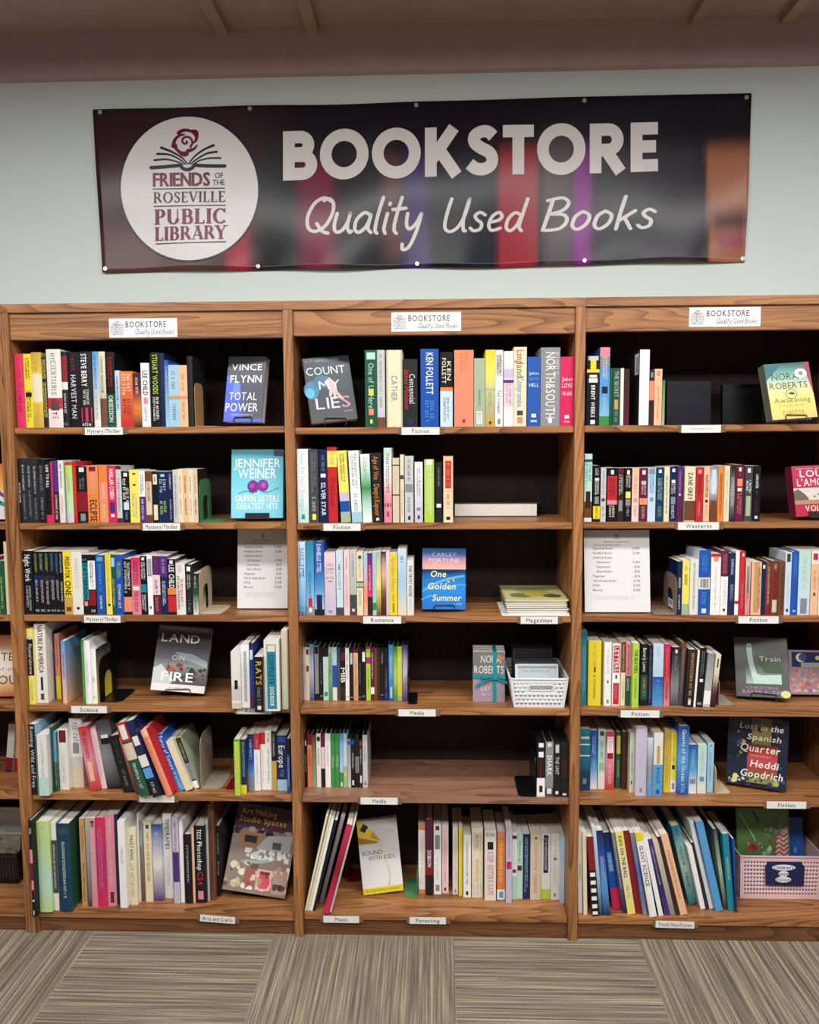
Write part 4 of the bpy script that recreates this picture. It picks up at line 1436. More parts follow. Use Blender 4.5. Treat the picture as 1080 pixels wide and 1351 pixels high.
# ------------------------------------------------------------------ books standing face out on wire easels
def art(mb, w, h, spec, y=-0.0003, wrap=None):
    """printed cover: shapes in fractions of the cover, u across, v up"""
    k = 0
    for s in spec:
        k += 1
        yy = y - 0.00004 * k
        fn = (lambda u, v: (u * w, yy, v * h)) if wrap is None else (lambda u, v: wrap(u, v, yy))
        t = s[0]
        if t == 'rect':
            u0, v0, u1, v1, c = s[1:6]
            mb.face([fn(u0, v0), fn(u1, v0), fn(u1, v1), fn(u0, v1)], srgb(c))
        elif t == 'grad':
            u0, v0, u1, v1, stops = s[1:6]
            n = len(stops) - 1
            for i in range(n):
                a, b = v1 - (v1 - v0) * i / n, v1 - (v1 - v0) * (i + 1) / n
                ca, cb = srgb(stops[i]), srgb(stops[i + 1])
                mb.face([fn(u0, b), fn(u1, b), fn(u1, a), fn(u0, a)], [cb, cb, ca, ca])
        elif t == 'ell':
            cu, cv, ru, rv, c = s[1:6]
            mb.face([fn(cu + ru * math.cos(q), cv + rv * math.sin(q)) for q in [2 * math.pi * i / 24 for i in range(24)]], srgb(c))
        elif t == 'poly':
            mb.face([fn(u, v) for u, v in s[1]], srgb(s[2]))
        elif t == 'line':
            pts = smooth(s[1], 5)
            put(mb, ribbon([(u * w, v * h) for u, v in pts], s[2] * w), lambda a, b: fn(a / w, b / h), srgb(s[3]))
        elif t == 'txt':  # word, centre u, baseline v, width, height, colour, bold
            word, cu, v0, tw, th, c = s[1:7]
            polys, W = text_polys(word, s[7] if len(s) > 7 else 1)
            sl = s[8] if len(s) > 8 else 0.0
            put(mb, polys, lambda a, b: fn(cu - tw / 2 + a / W * tw + sl * b * th, v0 + b * th), srgb(c))
        elif t == 'scr':
            n, cu, v0, tw, th, c = s[1:7]
            polys, W = scribble(n, random.Random(n * 31 + int(v0 * 1000)))
            put(mb, polys, lambda a, b: fn(cu - tw / 2 + a / W * tw, v0 + b * th), srgb(c))
        elif t == 'blot':
            rnd = random.Random(s[7])
            u0, v0, u1, v1, cols, n = s[1:7]
            for i in range(n):
                cu, cv = rnd.uniform(u0, u1), rnd.uniform(v0, v1)
                r1 = rnd.uniform(0.02, 0.07)
                a0 = rnd.uniform(0, 6.28)
                yb = yy - 0.000004 * i
                pts = []
                for q in range(9):
                    rr = r1 * rnd.uniform(0.6, 1.1)
                    an = a0 + q * 6.283 / 9
                    pu, pv = cu + rr * math.cos(an), cv + rr * math.sin(an) * 0.8
                    pts.append((min(max(pu, u0), u1) * w, yb, min(max(pv, v0), v1) * h))
                mb.face(pts, srgb(rnd.choice(cols)))


def easel(w, T, h, mat, zs, label, group, solid=False):
    """wire stand: a looped lip in front of the book, a cradle beneath it and a leg behind"""
    inv = mat.inverted()
    y = EYE.y
    e = empty('book_easel')
    e.matrix_world = mat
    tag(e, label, 'book stand', group)
    r = 0.0016
    a, b = 0.28 * w, 0.74 * w
    mb = MB()
    zl = 0.016
    if solid:
        mb.box((a, -0.006, -0.004), (b, -0.003, zl))
    else:
        mb.tube(smooth([(a, -0.0045, -0.003), (a, -0.0045, zl * 0.8), (a + 0.006, -0.0045, zl)], 3)[:0] or [(a, -0.0045, -0.003), (a, -0.0045, zl - 0.003), (a + 0.003, -0.0045, zl), (b - 0.003, -0.0045, zl), (b, -0.0045, zl - 0.003), (b, -0.0045, -0.003)], r)
    mb.build('front_lip', M_BLACK, e)
    mb = MB()
    back = T + 0.004
    for x in (a, b):
        mb.tube([(x, -0.0045, -0.003), (x, back, -0.003), (x, back, h * 0.6)], r)
    mb.tube([(a, back, h * 0.6), (b, back, h * 0.6)], r)
    mb.build('back_support', M_BLACK, e)
    top = mat @ Vector(((a + b) / 2, back + 0.003, h * 0.55))
    foot = Vector((top.x, min(top.y + 0.05, DEEP - 0.02), zs + 0.002))
    lo = mat @ Vector((a, back, -0.003))
    mb = MB()
    p0, p1 = inv @ top, inv @ foot
    mb.tube([p0, p1], r)
    mb.build('leg', M_BLACK, e)
    return e


ALLD = []


def display(name, label, bl, br, ytop, unit, row, y, lean, yaw, roll, T, spec, base, spine=None, stand=None, pages=True, cat='book', stand_group='wire book stands', lift=0.0066, w_fix=None, hard=True):
    zs = Z[unit][row]
    xl, xr = U(bl[0], bl[1], y)[0], U(br[0], br[1], y)[0]
    if unit != 'U0':
        xl, xr = max(xl, INX[unit][0] + 0.004), min(xr, INX[unit][1] - 0.004)
    w = (xr - xl) / math.cos(R(yaw)) / math.cos(R(roll)) if w_fix is None else w_fix
    if unit == 'U0':
        xl = INX['U0'][1] - 0.012 - w
    rz = zs + lift + T * math.sin(R(lean)) + (w * math.sin(R(roll)) if roll > 0 else 0)
    ysh = -math.sin(R(yaw)) * w if yaw < 0 else 0.0
    mat = Matrix.Translation((xl, y + 0.0, rz)) @ Matrix.Rotation(R(yaw), 4, 'Z') @ Matrix.Rotation(R(-lean), 4, 'X') @ Matrix.Rotation(R(roll), 4, 'Y')
    lo, hi = 0.05, 0.5
    for _ in range(40):
        h = (lo + hi) / 2
        py = PR(mat @ Vector((w / 2, 0, h)))[1]
        if py > ytop:
            lo = h
        else:
            hi = h
    o = empty('x')
    bpy.data.objects.remove(o)
    mb = MB()
    c = 0.0022 if hard else 0.0008
    bc = srgb(base)
    sc_ = srgb(spine or base)
    mb.box((0, 0, 0), (w, c, h), bc)
    mb.box((0, T - c, 0), (w, T, h), bc)
    mb.box((0, c, 0), (c, T - c, h), sc_)
    art(mb, w, h, spec)
    o = mb.build(name, M_GLOSS)
    o.matrix_world = mat
    pg = MB()
    pg.box((c + 0.0002, c + 0.0001, 0.003), (w - 0.003, T - c - 0.0001, h - 0.003))
    pg.build('pages', M_PAGES, o)
    tag(o, label, cat, 'books standing face out')
    if stand:
        em = Matrix.Translation((xl, y, rz)) @ Matrix.Rotation(R(yaw), 4, 'Z') @ Matrix.Rotation(R(-lean), 4, 'X')
        if roll > 0:
            em = em @ Matrix.Translation((0, 0, -w * math.sin(R(roll))))
        easel(w, T, h, em, zs, stand, stand_group, solid=(stand_group != 'wire book stands'))
    return o, w, h


display('hardcover_book', 'blue and black display hardback with large white capitals on the top shelf by a post', (294.5, 559.5), (347, 559), 470.5, 'U1', 1, 0.07, 13, -9, 1, 0.034, [
    ('grad', 0, 0, 1, 1, ['101220', '1b1f38', '1e2a58', '1c3a90', '2347c0']),
    ('poly', [(0, 0.05), (0.42, 0.05), (0.36, 0.5), (0.22, 0.6), (0.05, 0.72), (0, 0.7)], '2a50dc'), ('poly', [(0.16, 0.36), (0.4, 0.4), (0.36, 0.58), (0.2, 0.62)], '4f7df0'),
    ('poly', [(0.5, 0.05), (1, 0.05), (1, 0.6), (0.7, 0.66), (0.55, 0.4)], '20233f'),
    ('txt', 'VINCE', 0.5, 0.79, 0.8, 0.095, 'dfe2ea'), ('txt', 'FLYNN', 0.5, 0.6, 0.82, 0.11, 'f6f7fa'), ('txt', 'TOTAL', 0.46, 0.33, 0.72, 0.12, 'e8ecfa', 0), ('txt', 'POWER', 0.45, 0.16, 0.84, 0.125, 'eef1fb', 0),  # greyer upper name and dark top: header board's shadow painted into the cover
    ('scr', 18, 0.46, 0.1, 0.6, 0.022, 'cfd8f5'), ('scr', 14, 0.46, 0.06, 0.44, 0.02, 'cfd8f5')], '15182c', stand='black wire stand holding the blue and black display hardback')
display('hardcover_book', 'dark display hardback with scattered white and pink letters and a pale hand, top middle shelf', (411, 563.5), (470.6, 561.5), 471, 'U2', 1, 0.03, 13, 14, -6, 0.034, [
    ('grad', 0, 0, 1, 1, ['141b2a', '1f2e3c', '2b3b45', '343c42', '3c4145']), ('ell', 0.1, 0.5, 0.16, 0.14, '2f7fa8'), ('ell', 0.06, 0.46, 0.1, 0.08, '55b4dd'), ('ell', 0.36, 0.62, 0.2, 0.1, '2b6a8e'),  # gradient darkens upward: shade under the header painted into the cover
    ('poly', [(0.4, 0.62), (0.52, 0.68), (0.62, 0.6), (0.66, 0.44), (0.76, 0.34), (0.7, 0.32), (0.62, 0.42), (0.6, 0.34), (0.56, 0.34), (0.55, 0.44), (0.48, 0.36), (0.46, 0.4), (0.48, 0.48)], 'dcb7b4'),
    ('scr', 16, 0.42, 0.93, 0.74, 0.045, '7aa0bc'), ('txt', 'COUNT', 0.46, 0.73, 0.84, 0.12, 'd9ecf3', 0), ('txt', 'MY', 0.5, 0.5, 0.46, 0.13, 'cfe2ec', 0), ('txt', 'LIES', 0.52, 0.2, 0.74, 0.17, 'ecd9e4', 0), ('txt', 'S', 0.8, 0.2, 0.16, 0.17, 'd88ab4', 0), ('scr', 8, 0.82, 0.13, 0.2, 0.02, 'cccccc')],
    '232a33', spine='3a4048', stand='black wire stand under the dark display hardback with scattered letters')
display('hardcover_book', 'display hardback fading from teal to yellow with a round white sticker, top right shelf', (1019, 557), (1083, 553), 479, 'U3', 1, 0.05, 13, 8, -4, 0.035, [
    ('grad', 0, 0, 1, 1, ['2e5a5a', '6fb0ad', 'bcd9bd', 'efe9a0', 'f0e07a', 'e6d36a', 'd9c96e']), ('poly', [(0, 1), (0, 0.7), (0.2, 0.85), (0.4, 1)], '2b6d78'), ('poly', [(0.86, 1), (1, 1), (1, 0.4), (0.95, 0.6)], 'b14a66'),
    ('txt', 'NORA', 0.42, 0.7, 0.6, 0.12, '3d3b34', 0), ('txt', 'ROBERTS', 0.47, 0.54, 0.84, 0.11, '3d3b34', 0), ('ell', 0.5, 0.44, 0.13, 0.09, '4b4633'), ('ell', 0.5, 0.44, 0.115, 0.078, 'ece092'),
    ('poly', [(0.42, 0.45), (0.52, 0.48), (0.6, 0.44), (0.52, 0.42)], '4b4633'), ('txt', 'Awakening', 0.5, 0.29, 0.8, 0.085, '6b5a2a', 0), ('scr', 16, 0.48, 0.23, 0.6, 0.02, '8a7a40'), ('scr', 7, 0.5, 0.08, 0.5, 0.07, 'b09a40'),
    ('ell', 0.78, 0.8, 0.14, 0.085, 'f4f2ea'), ('ell', 0.78, 0.8, 0.05, 0.04, '9a9a90')], '8fa79a', spine='6a6f60', stand='black wire stand under the teal to yellow display hardback')
display('hardcover_book', 'turquoise display hardback with two purple flowers on the second shelf', (304.7, 684.5), (372.5, 684.5), 593, 'U1', 2, 0.04, 9, 2, 0, 0.03, [
    ('grad', 0, 0, 1, 1, ['4ba3b5', '6cc7dc', '84d8ec', '7fd4ea']), ('poly', [(0.82, 1), (1, 1), (1, 0.9), (0.82, 0.9)], '29305a'),  # duller turquoise at the top is the upper shelf's shadow, painted in
    ('txt', 'JENNIFER', 0.5, 0.74, 0.9, 0.12, 'e9f2f2'), ('txt', 'WEINER', 0.5, 0.58, 0.74, 0.14, 'f3f8f6'), ('ell', 0.42, 0.46, 0.11, 0.09, '7a2a86'), ('ell', 0.61, 0.47, 0.11, 0.09, '8a3096'),
    ('ell', 0.4, 0.47, 0.05, 0.04, 'a04cb0'), ('ell', 0.62, 0.48, 0.05, 0.04, 'ae58bc'), ('line', [(0.14, 0.36), (0.3, 0.39), (0.45, 0.36), (0.52, 0.42)], 0.012, '2a6a78'), ('line', [(0.54, 0.42), (0.66, 0.37), (0.8, 0.4), (0.92, 0.44)], 0.012, '2a6a78'),
    ('txt', 'GRIFFIN SISTERS', 0.5, 0.235, 0.86, 0.09, 'f2f6f4'), ('txt', 'GREATEST HITS', 0.5, 0.125, 0.8, 0.09, 'f2f6f4'), ('scr', 4, 0.5, 0.34, 0.1, 0.03, 'f2f6f4')], '3a97ac', stand='black stand with a solid lip under the turquoise display hardback', stand_group='book stands with a solid lip')
display('hardcover_book', 'red and white western display hardback beside the dark gap on the second right shelf', (1050, 682), (1113, 678), 614, 'U3', 2, 0.03, 10, 8, -2, 0.035, [
    ('rect', 0, 0, 1, 1, 'b8264a'), ('rect', 0, 0.25, 1, 0.56, 'd9d3cc'), ('poly', [(0, 0.5), (0.1, 0.54), (0.22, 0.46), (0.32, 0.36), (0.32, 0.28), (0, 0.28)], '6a6258'), ('rect', 0, 0.24, 1, 0.32, 'b58a66'),
    ('blot', 0.3, 0.3, 0.98, 0.45, ['7d7a70', '9a8f80'], 8, 3), ('txt', 'LOUIS', 0.52, 0.78, 0.7, 0.13, 'f0e6e8'), ('txt', "L'AMOUR", 0.52, 0.6, 0.86, 0.14, 'f0e6e8'), ('txt', 'VOLUME', 0.55, 0.1, 0.66, 0.11, 'f4e8b8'), ('scr', 20, 0.5, 0.93, 0.8, 0.03, 'e8c0c8')],
    'a02040', spine='6a2238', stand='black stand with a solid lip under the red western display hardback', stand_group='book stands with a solid lip')
display('paperback_book', 'blue lake display paperback with pale yellow brush lettering on the third middle shelf', (556.5, 808), (614, 807), 723.5, 'U2', 3, 0.05, 8, 3, 1, 0.022, [
    ('grad', 0, 0.64, 1, 1, ['2a5aa0', '4a6fb0', 'b08ab0', 'e8a898', 'f0c0a8']), ('grad', 0, 0, 1, 0.65, ['1a3560', '2b7fd0', '2f8fe0', '2a80d8', '2a78d0']), ('poly', [(0, 0.62), (0.6, 0.58), (1, 0.62), (1, 0.655), (0, 0.655)], '1d3a66'),
    ('line', [(0.02, 0.3), (0.3, 0.42), (0.6, 0.5), (0.95, 0.55)], 0.05, '6cb4ee'), ('line', [(0, 0.16), (0.2, 0.22), (0.35, 0.16)], 0.04, '5aa8ea'), ('line', [(0.5, 0.32), (0.8, 0.4), (1, 0.4)], 0.03, '5aa8ea'), ('blot', 0.55, 0.44, 0.8, 0.52, ['e8b860', 'c89850'], 3, 4),
    ('txt', 'CARLEY', 0.5, 0.87, 0.56, 0.06, 'c8d2e4', 0), ('txt', 'FORTUNE', 0.5, 0.77, 0.7, 0.065, 'd8dcea', 0), ('scr', 14, 0.52, 0.735, 0.5, 0.015, 'e0d0d8'), ('txt', 'One', 0.36, 0.53, 0.36, 0.1, 'f3efa8', 1, 0.25), ('txt', 'Golden', 0.44, 0.33, 0.64, 0.1, 'f3efa8', 1, 0.25), ('txt', 'Summer', 0.56, 0.14, 0.66, 0.1, 'f3efa8', 1, 0.25), ('scr', 5, 0.82, 0.08, 0.18, 0.02, 'd8e8f4')],
    '1d5fb0', spine='1c3f70', hard=False, stand='black wire stand under the blue lake display paperback', cat='book')
display('hardcover_book', 'tall grey wildfire display hardback with bold white capitals on the fourth left shelf', (198.8, 920.5), (268.5, 920), 826.5, 'U1', 4, 0.08, 16, 3, 5, 0.028, [
    ('grad', 0, 0.1, 1, 1, ['5c5858', '3a363c', '403a42', '707078', '8a9090', '70686a', '5a5456']), ('rect', 0, 0, 1, 0.11, 'eceae6'), ('rect', 0.02, 0.92, 0.98, 1, '6e6a68'),
    ('poly', [(0, 0.11), (0, 0.34), (0.14, 0.4), (0.28, 0.28), (0.4, 0.16), (0.34, 0.11)], 'cfd4d4'), ('poly', [(0.36, 0.6), (0.7, 0.58), (0.98, 0.48), (1, 0.38), (0.7, 0.46), (0.5, 0.5)], '9fb0b2'), ('blot', 0.25, 0.3, 0.62, 0.44, ['8c3f36', 'b05a48', '6a3434'], 8, 5),
    ('blot', 0.5, 0.14, 0.98, 0.38, ['4a4648', '3a3638', '5f5a5c'], 18, 6), ('scr', 26, 0.5, 0.95, 0.86, 0.025, 'c8c4c0'),
    ('txt', 'LAND', 0.44, 0.75, 0.72, 0.12, 'd9d9d6'), ('txt', 'ON', 0.44, 0.475, 0.24, 0.075, 'e6e6e2'), ('txt', 'FIRE', 0.46, 0.155, 0.6, 0.135, 'f4f4f0'), ('scr', 12, 0.5, 0.045, 0.36, 0.022, '8f8f8a')],
    '38343a', stand='black wire stand under the grey wildfire display hardback')
display('paperback_book', 'grey display paperback with a pale waterfall picture and rose lettering on the fourth right shelf', (971, 921.5), (1033, 927.5), 841, 'U3', 4, 0.105, 21, -18, -3, 0.02, [
    ('rect', 0, 0, 1, 1, '56575a'), ('grad', 0.2, 0.22, 0.86, 0.88, ['4b4d50', '54605c', '4a5a4e', '6a8276', 'a9c2b4']), ('line', [(0.28, 0.86), (0.3, 0.6), (0.36, 0.36)], 0.1, 'b4c4c8'), ('poly', [(0.3, 0.42), (0.5, 0.36), (0.86, 0.38), (0.86, 0.22), (0.34, 0.22)], 'b9d6c4'),
    ('poly', [(0.42, 0.62), (0.9, 0.66), (0.9, 0.4), (0.55, 0.4)], '44523e'), ('scr', 9, 0.62, 0.72, 0.5, 0.06, '6f6a66'), ('txt', 'Train', 0.66, 0.6, 0.4, 0.08, 'd9d6cc', 0), ('txt', 'CHRISTINA', 0.5, 0.13, 0.6, 0.045, 'b08490', 0), ('txt', 'BAKER KLINE', 0.48, 0.06, 0.72, 0.05, 'c094a0', 0),
    ('ell', 0.92, 0.06, 0.09, 0.06, 'd8d890')], '4a4b4e', spine='3e3f42', hard=False, stand='black wire stand under the grey waterfall display paperback')
display('picture_book', 'square picture book with a crescent moon in a dark blue sky, fourth right shelf', (1041, 925), (1106, 927), 858, 'U3', 4, 0.125, 12, 4, 2, 0.014, [
    ('rect', 0, 0, 1, 1, 'a98f9a'), ('rect', 0.08, 0.62, 1, 0.96, '2b3566'), ('ell', 0.3, 0.83, 0.12, 0.1, 'e8e2c0'), ('ell', 0.35, 0.84, 0.1, 0.085, '4a5a8c'), ('ell', 0.72, 0.83, 0.06, 0.05, 'd8d888'), ('rect', 0.3, 0.62, 0.96, 0.72, '9fb8b6'),
    ('blot', 0.04, 0.06, 0.98, 0.58, ['c8b8a0', 'd88a48', 'd8705a', 'd898a8', 'a8b090', '8a7aa0', 'e0c890'], 60, 8), ('blot', 0.3, 0.2, 0.98, 0.34, ['d86a30', 'e08a40', 'c85a38'], 16, 9), ('ell', 0.1, 0.14, 0.13, 0.12, 'd890a4'), ('blot', 0.1, 0.06, 0.96, 0.12, ['e8e0d0', 'd8c8b0'], 14, 10)],
    '8a8a98', hard=False)
display('hardcover_book', 'dark night-market display hardback with white brush lettering on the fifth right shelf', (957, 1034), (1025, 1046), 947.5, 'U3', 5, 0.11, 6, -20, 1, 0.028, [
    ('rect', 0, 0, 1, 1, '20283a'), ('blot', 0.02, 0.02, 0.98, 0.98, ['1f3050', '2a3b58', '1c2436', '33465c'], 30, 11), ('grad', 0.4, 0.5, 0.72, 1, ['6a5a30', '8a8048', '6a6440']), ('grad', 0.34, 0.05, 0.84, 0.62, ['6a3028', 'b04038', 'c04a50', 'a84040', '7a6a38', 'a0a050']),
    ('blot', 0.16, 0.3, 0.34, 0.8, ['b09050', 'c8a860', '40506a'], 9, 12), ('blot', 0.04, 0.02, 0.98, 0.16, ['3a4a80', 'a8b858', 'd8d890', '28407a'], 18, 13), ('txt', 'Lost in the', 0.55, 0.83, 0.72, 0.085, 'ede7da', 1, 0.2), ('txt', 'Spanish', 0.6, 0.68, 0.56, 0.08, 'ede7da', 1, 0.2), ('txt', 'Quarter', 0.54, 0.51, 0.66, 0.1, 'f0eadf', 1, 0.2), ('scr', 9, 0.56, 0.44, 0.36, 0.03, 'e8a0a0'), ('txt', 'Heddi', 0.62, 0.29, 0.46, 0.1, 'f2eee6', 1, 0.2), ('txt', 'Goodrich', 0.58, 0.14, 0.7, 0.1, 'f2eee6', 1, 0.2)],
    '1a2030', spine='141a28', stand='black wire stand under the night-market display hardback')
display('paperback_book', 'large leaning craft paperback with gold title over crowded workshop pictures on the bottom left shelf', (293, 1181), (375.6, 1192), 1064, 'U1', 6, 0.075, 22, 3, 9, 0.016, [
    ('rect', 0, 0, 1, 1, '4a2c34'), ('rect', 0, 0, 1, 0.72, '8f8078'), ('blot', 0, 0.64, 1, 0.74, ['3c2440', '5a3c60', 'b09a98'], 20, 14), ('txt', 'Art Making', 0.36, 0.88, 0.58, 0.065, 'd9a648', 1), ('txt', 'Studio Spaces', 0.44, 0.79, 0.76, 0.065, 'd9a648', 1),
    ('rect', 0.1, 0.5, 0.5, 0.68, '9c7a5c'), ('rect', 0.2, 0.56, 0.4, 0.64, '3c2c24'), ('poly', [(0.4, 0.5), (0.94, 0.5), (0.96, 0.7), (0.56, 0.66)], 'b4b8ba'), ('rect', 0.66, 0.52, 0.8, 0.6, '5a5a5e'), ('blot', 0.24, 0.38, 0.96, 0.5, ['e4e2da', 'cfd0cc', '8a8c90', 'ddd8cc'], 30, 15),
    ('line', [(0.24, 0.34), (0.5, 0.36), (0.76, 0.42)], 0.05, '9fb6ae'), ('blot', 0, 0.04, 1, 0.34, ['d8cfb8', 'e8e2d0', 'c8b898', 'b89878', '6a5a50'], 50, 16), ('rect', 0.3, 0.06, 0.48, 0.28, 'a4645c'), ('rect', 0.5, 0.05, 0.74, 0.28, 'e8b8a8'), ('ell', 0.62, 0.15, 0.1, 0.09, 'd8566e'), ('rect', 0.54, 0.22, 0.7, 0.26, '8a3c40'),
    ('rect', 0.76, 0.03, 0.98, 0.26, 'b89a94'), ('blot', 0.77, 0.04, 0.97, 0.14, ['4a3c40', '5a4a4c'], 8, 17)], '3c2430', hard=False, lift=0.0012)
display('paperback_book', 'white display paperback with a yellow crayon and yellow foot band, bottom middle shelf', (479.5, 1184.4), (532, 1178.5), 1081.5, 'U2', 6, 0.1, 7, 6, -5, 0.022, [
    ('grad', 0, 0, 1, 1, ['bfc0c0', 'd4d4d4', 'e8e8e8', 'f2f2f2']), ('rect', 0, 0, 1, 0.085, 'ecd22e'), ('poly', [(0, 0.94), (0, 0.78), (0.5, 0.7), (0.5, 0.74), (0.36, 0.86), (0.16, 0.98), (0, 1)], 'e2c53c'), ('poly', [(0.06, 0.88), (0.18, 0.84), (0.28, 0.92), (0.16, 0.97)], '2a2620'), ('poly', [(0, 0.79), (0.5, 0.7), (0.44, 0.68), (0, 0.69)], '9a7c3c'),
    ('poly', [(0.36, 0.86), (0.56, 0.71), (0.3, 0.76)], 'c89a34'), ('line', [(0.54, 0.7), (0.6, 0.5), (0.68, 0.34), (0.7, 0.2), (0.66, 0.1)], 0.045, 'd9d6b4'), ('txt', 'BOUND', 0.32, 0.53, 0.5, 0.06, '4a4a4c', 0), ('txt', 'ARIES', 0.78, 0.535, 0.36, 0.06, 'd2d0c8', 0), ('txt', 'WITH KIDS', 0.54, 0.455, 0.66, 0.06, '55555a', 0), ('scr', 9, 0.78, 0.83, 0.28, 0.02, 'a0a0a0'), ('scr', 5, 0.84, 0.8, 0.14, 0.02, 'a0a0a0'), ('scr', 34, 0.5, 0.035, 0.86, 0.025, '8a7a20')],
    'dadad8', hard=False, lift=0.0012)
# plain dark books facing out in the shade of the top right shelf
display('hardcover_book', 'plain dark navy book standing face out in shade on the top right shelf', (879, 559), (937, 559), 503, 'U3', 1, 0.24, 3, 0, 0, 0.02, [], '0d0c1c')
display('hardcover_book', 'plain black book standing face out in shade on the top right shelf', (953, 558), (1004, 558), 507, 'U3', 1, 0.22, 4, 0, 0, 0.02, [], '08080b')
# cut-off bookcase
display('hardcover_book', 'peach display book with dark capitals, half hidden by the bookcase post on its fourth shelf', (-48, 915), (19, 912), 838, 'U0', 4, 0.05, 10, 4, 0, 0.025, [
    ('grad', 0, 0, 1, 1, ['8a4630', 'c08a6a', 'e8dccc', 'f0e8dc', 'e8dccc', 'e0b078', 'b05a3c']), ('scr', 8, 0.72, 0.86, 0.5, 0.05, 'c86a4a'), ('txt', 'WATER', 0.56, 0.58, 0.84, 0.13, '4a3c34', 0), ('txt', 'of the', 0.72, 0.42, 0.4, 0.05, '7a6a60', 0), ('txt', 'HOUR', 0.72, 0.2, 0.7, 0.14, '4a3c34', 0)], '9a5a3c', w_fix=0.17)
display('picture_book', 'bright multicoloured picture book peeking out at the edge on the second shelf', (-52, 687), (7.5, 686), 612, 'U0', 2, 0.05, 8, 2, 0, 0.012, [
    ('grad', 0, 0.5, 1, 1, ['d86a28', 'e89a40', 'f0c060']), ('rect', 0, 0, 1, 0.5, 'e8e4ea'), ('ell', 0.92, 0.78, 0.06, 0.08, 'b8402c'), ('line', [(0.7, 0.5), (0.86, 0.42), (1, 0.54)], 0.08, '7a4a9c'), ('line', [(0.74, 0.3), (0.9, 0.26), (1, 0.36)], 0.09, '3a9a9a'), ('ell', 0.95, 0.08, 0.05, 0.06, '8a3c6a')], 'd8d4d8', hard=False)
shelf_books('U0', 3, '''
-8 0.5 735 pR [.4,1,L] T.5,.9,k
0.5 8 740 pG T.3,.9,L
9 14.5 715 hc
''', 0.012)
shelf_books('U0', 5, '''
7 16 955 b=1019 L=7 tw [.7,.95,R] [.95,1,B]
17.5 23 962 b=1017 L=7 tc [.7,1,r]
''', 0.06)

# ------------------------------------------------------------------ the closed book lying on the second middle shelf
zs = Z['U2'][2]
ya = 0.2
xa, xb = U(598.7, 682, ya)[0], U(712.5, 682, ya)[0]
tb = U(650, 664, ya)[1] - U(650, 682.5, ya)[1]
mb = MB()
for z0 in (0.0, tb - 0.0025):
    mb.box((0, 0, z0), (xb - xa, 0.1, z0 + 0.0025), srgb('3a2c2a'))
mb.box((0, 0.1 - 0.0025, 0.0025), (xb - xa, 0.1, tb - 0.0025), srgb('3a2c2a'))
o = mb.build('hardcover_book', M_MATTE)
o.location = (xa, ya, zs + 0.0006)
mb = MB()
mb.box((0.003, 0.003, 0.0027), (xb - xa - 0.012, 0.095, tb - 0.0027))
mb.build('pages', M_PAGES, o)
tag(o, 'long closed book lying flat with its pale pages facing out on the second middle shelf', 'book', 'books lying flat')

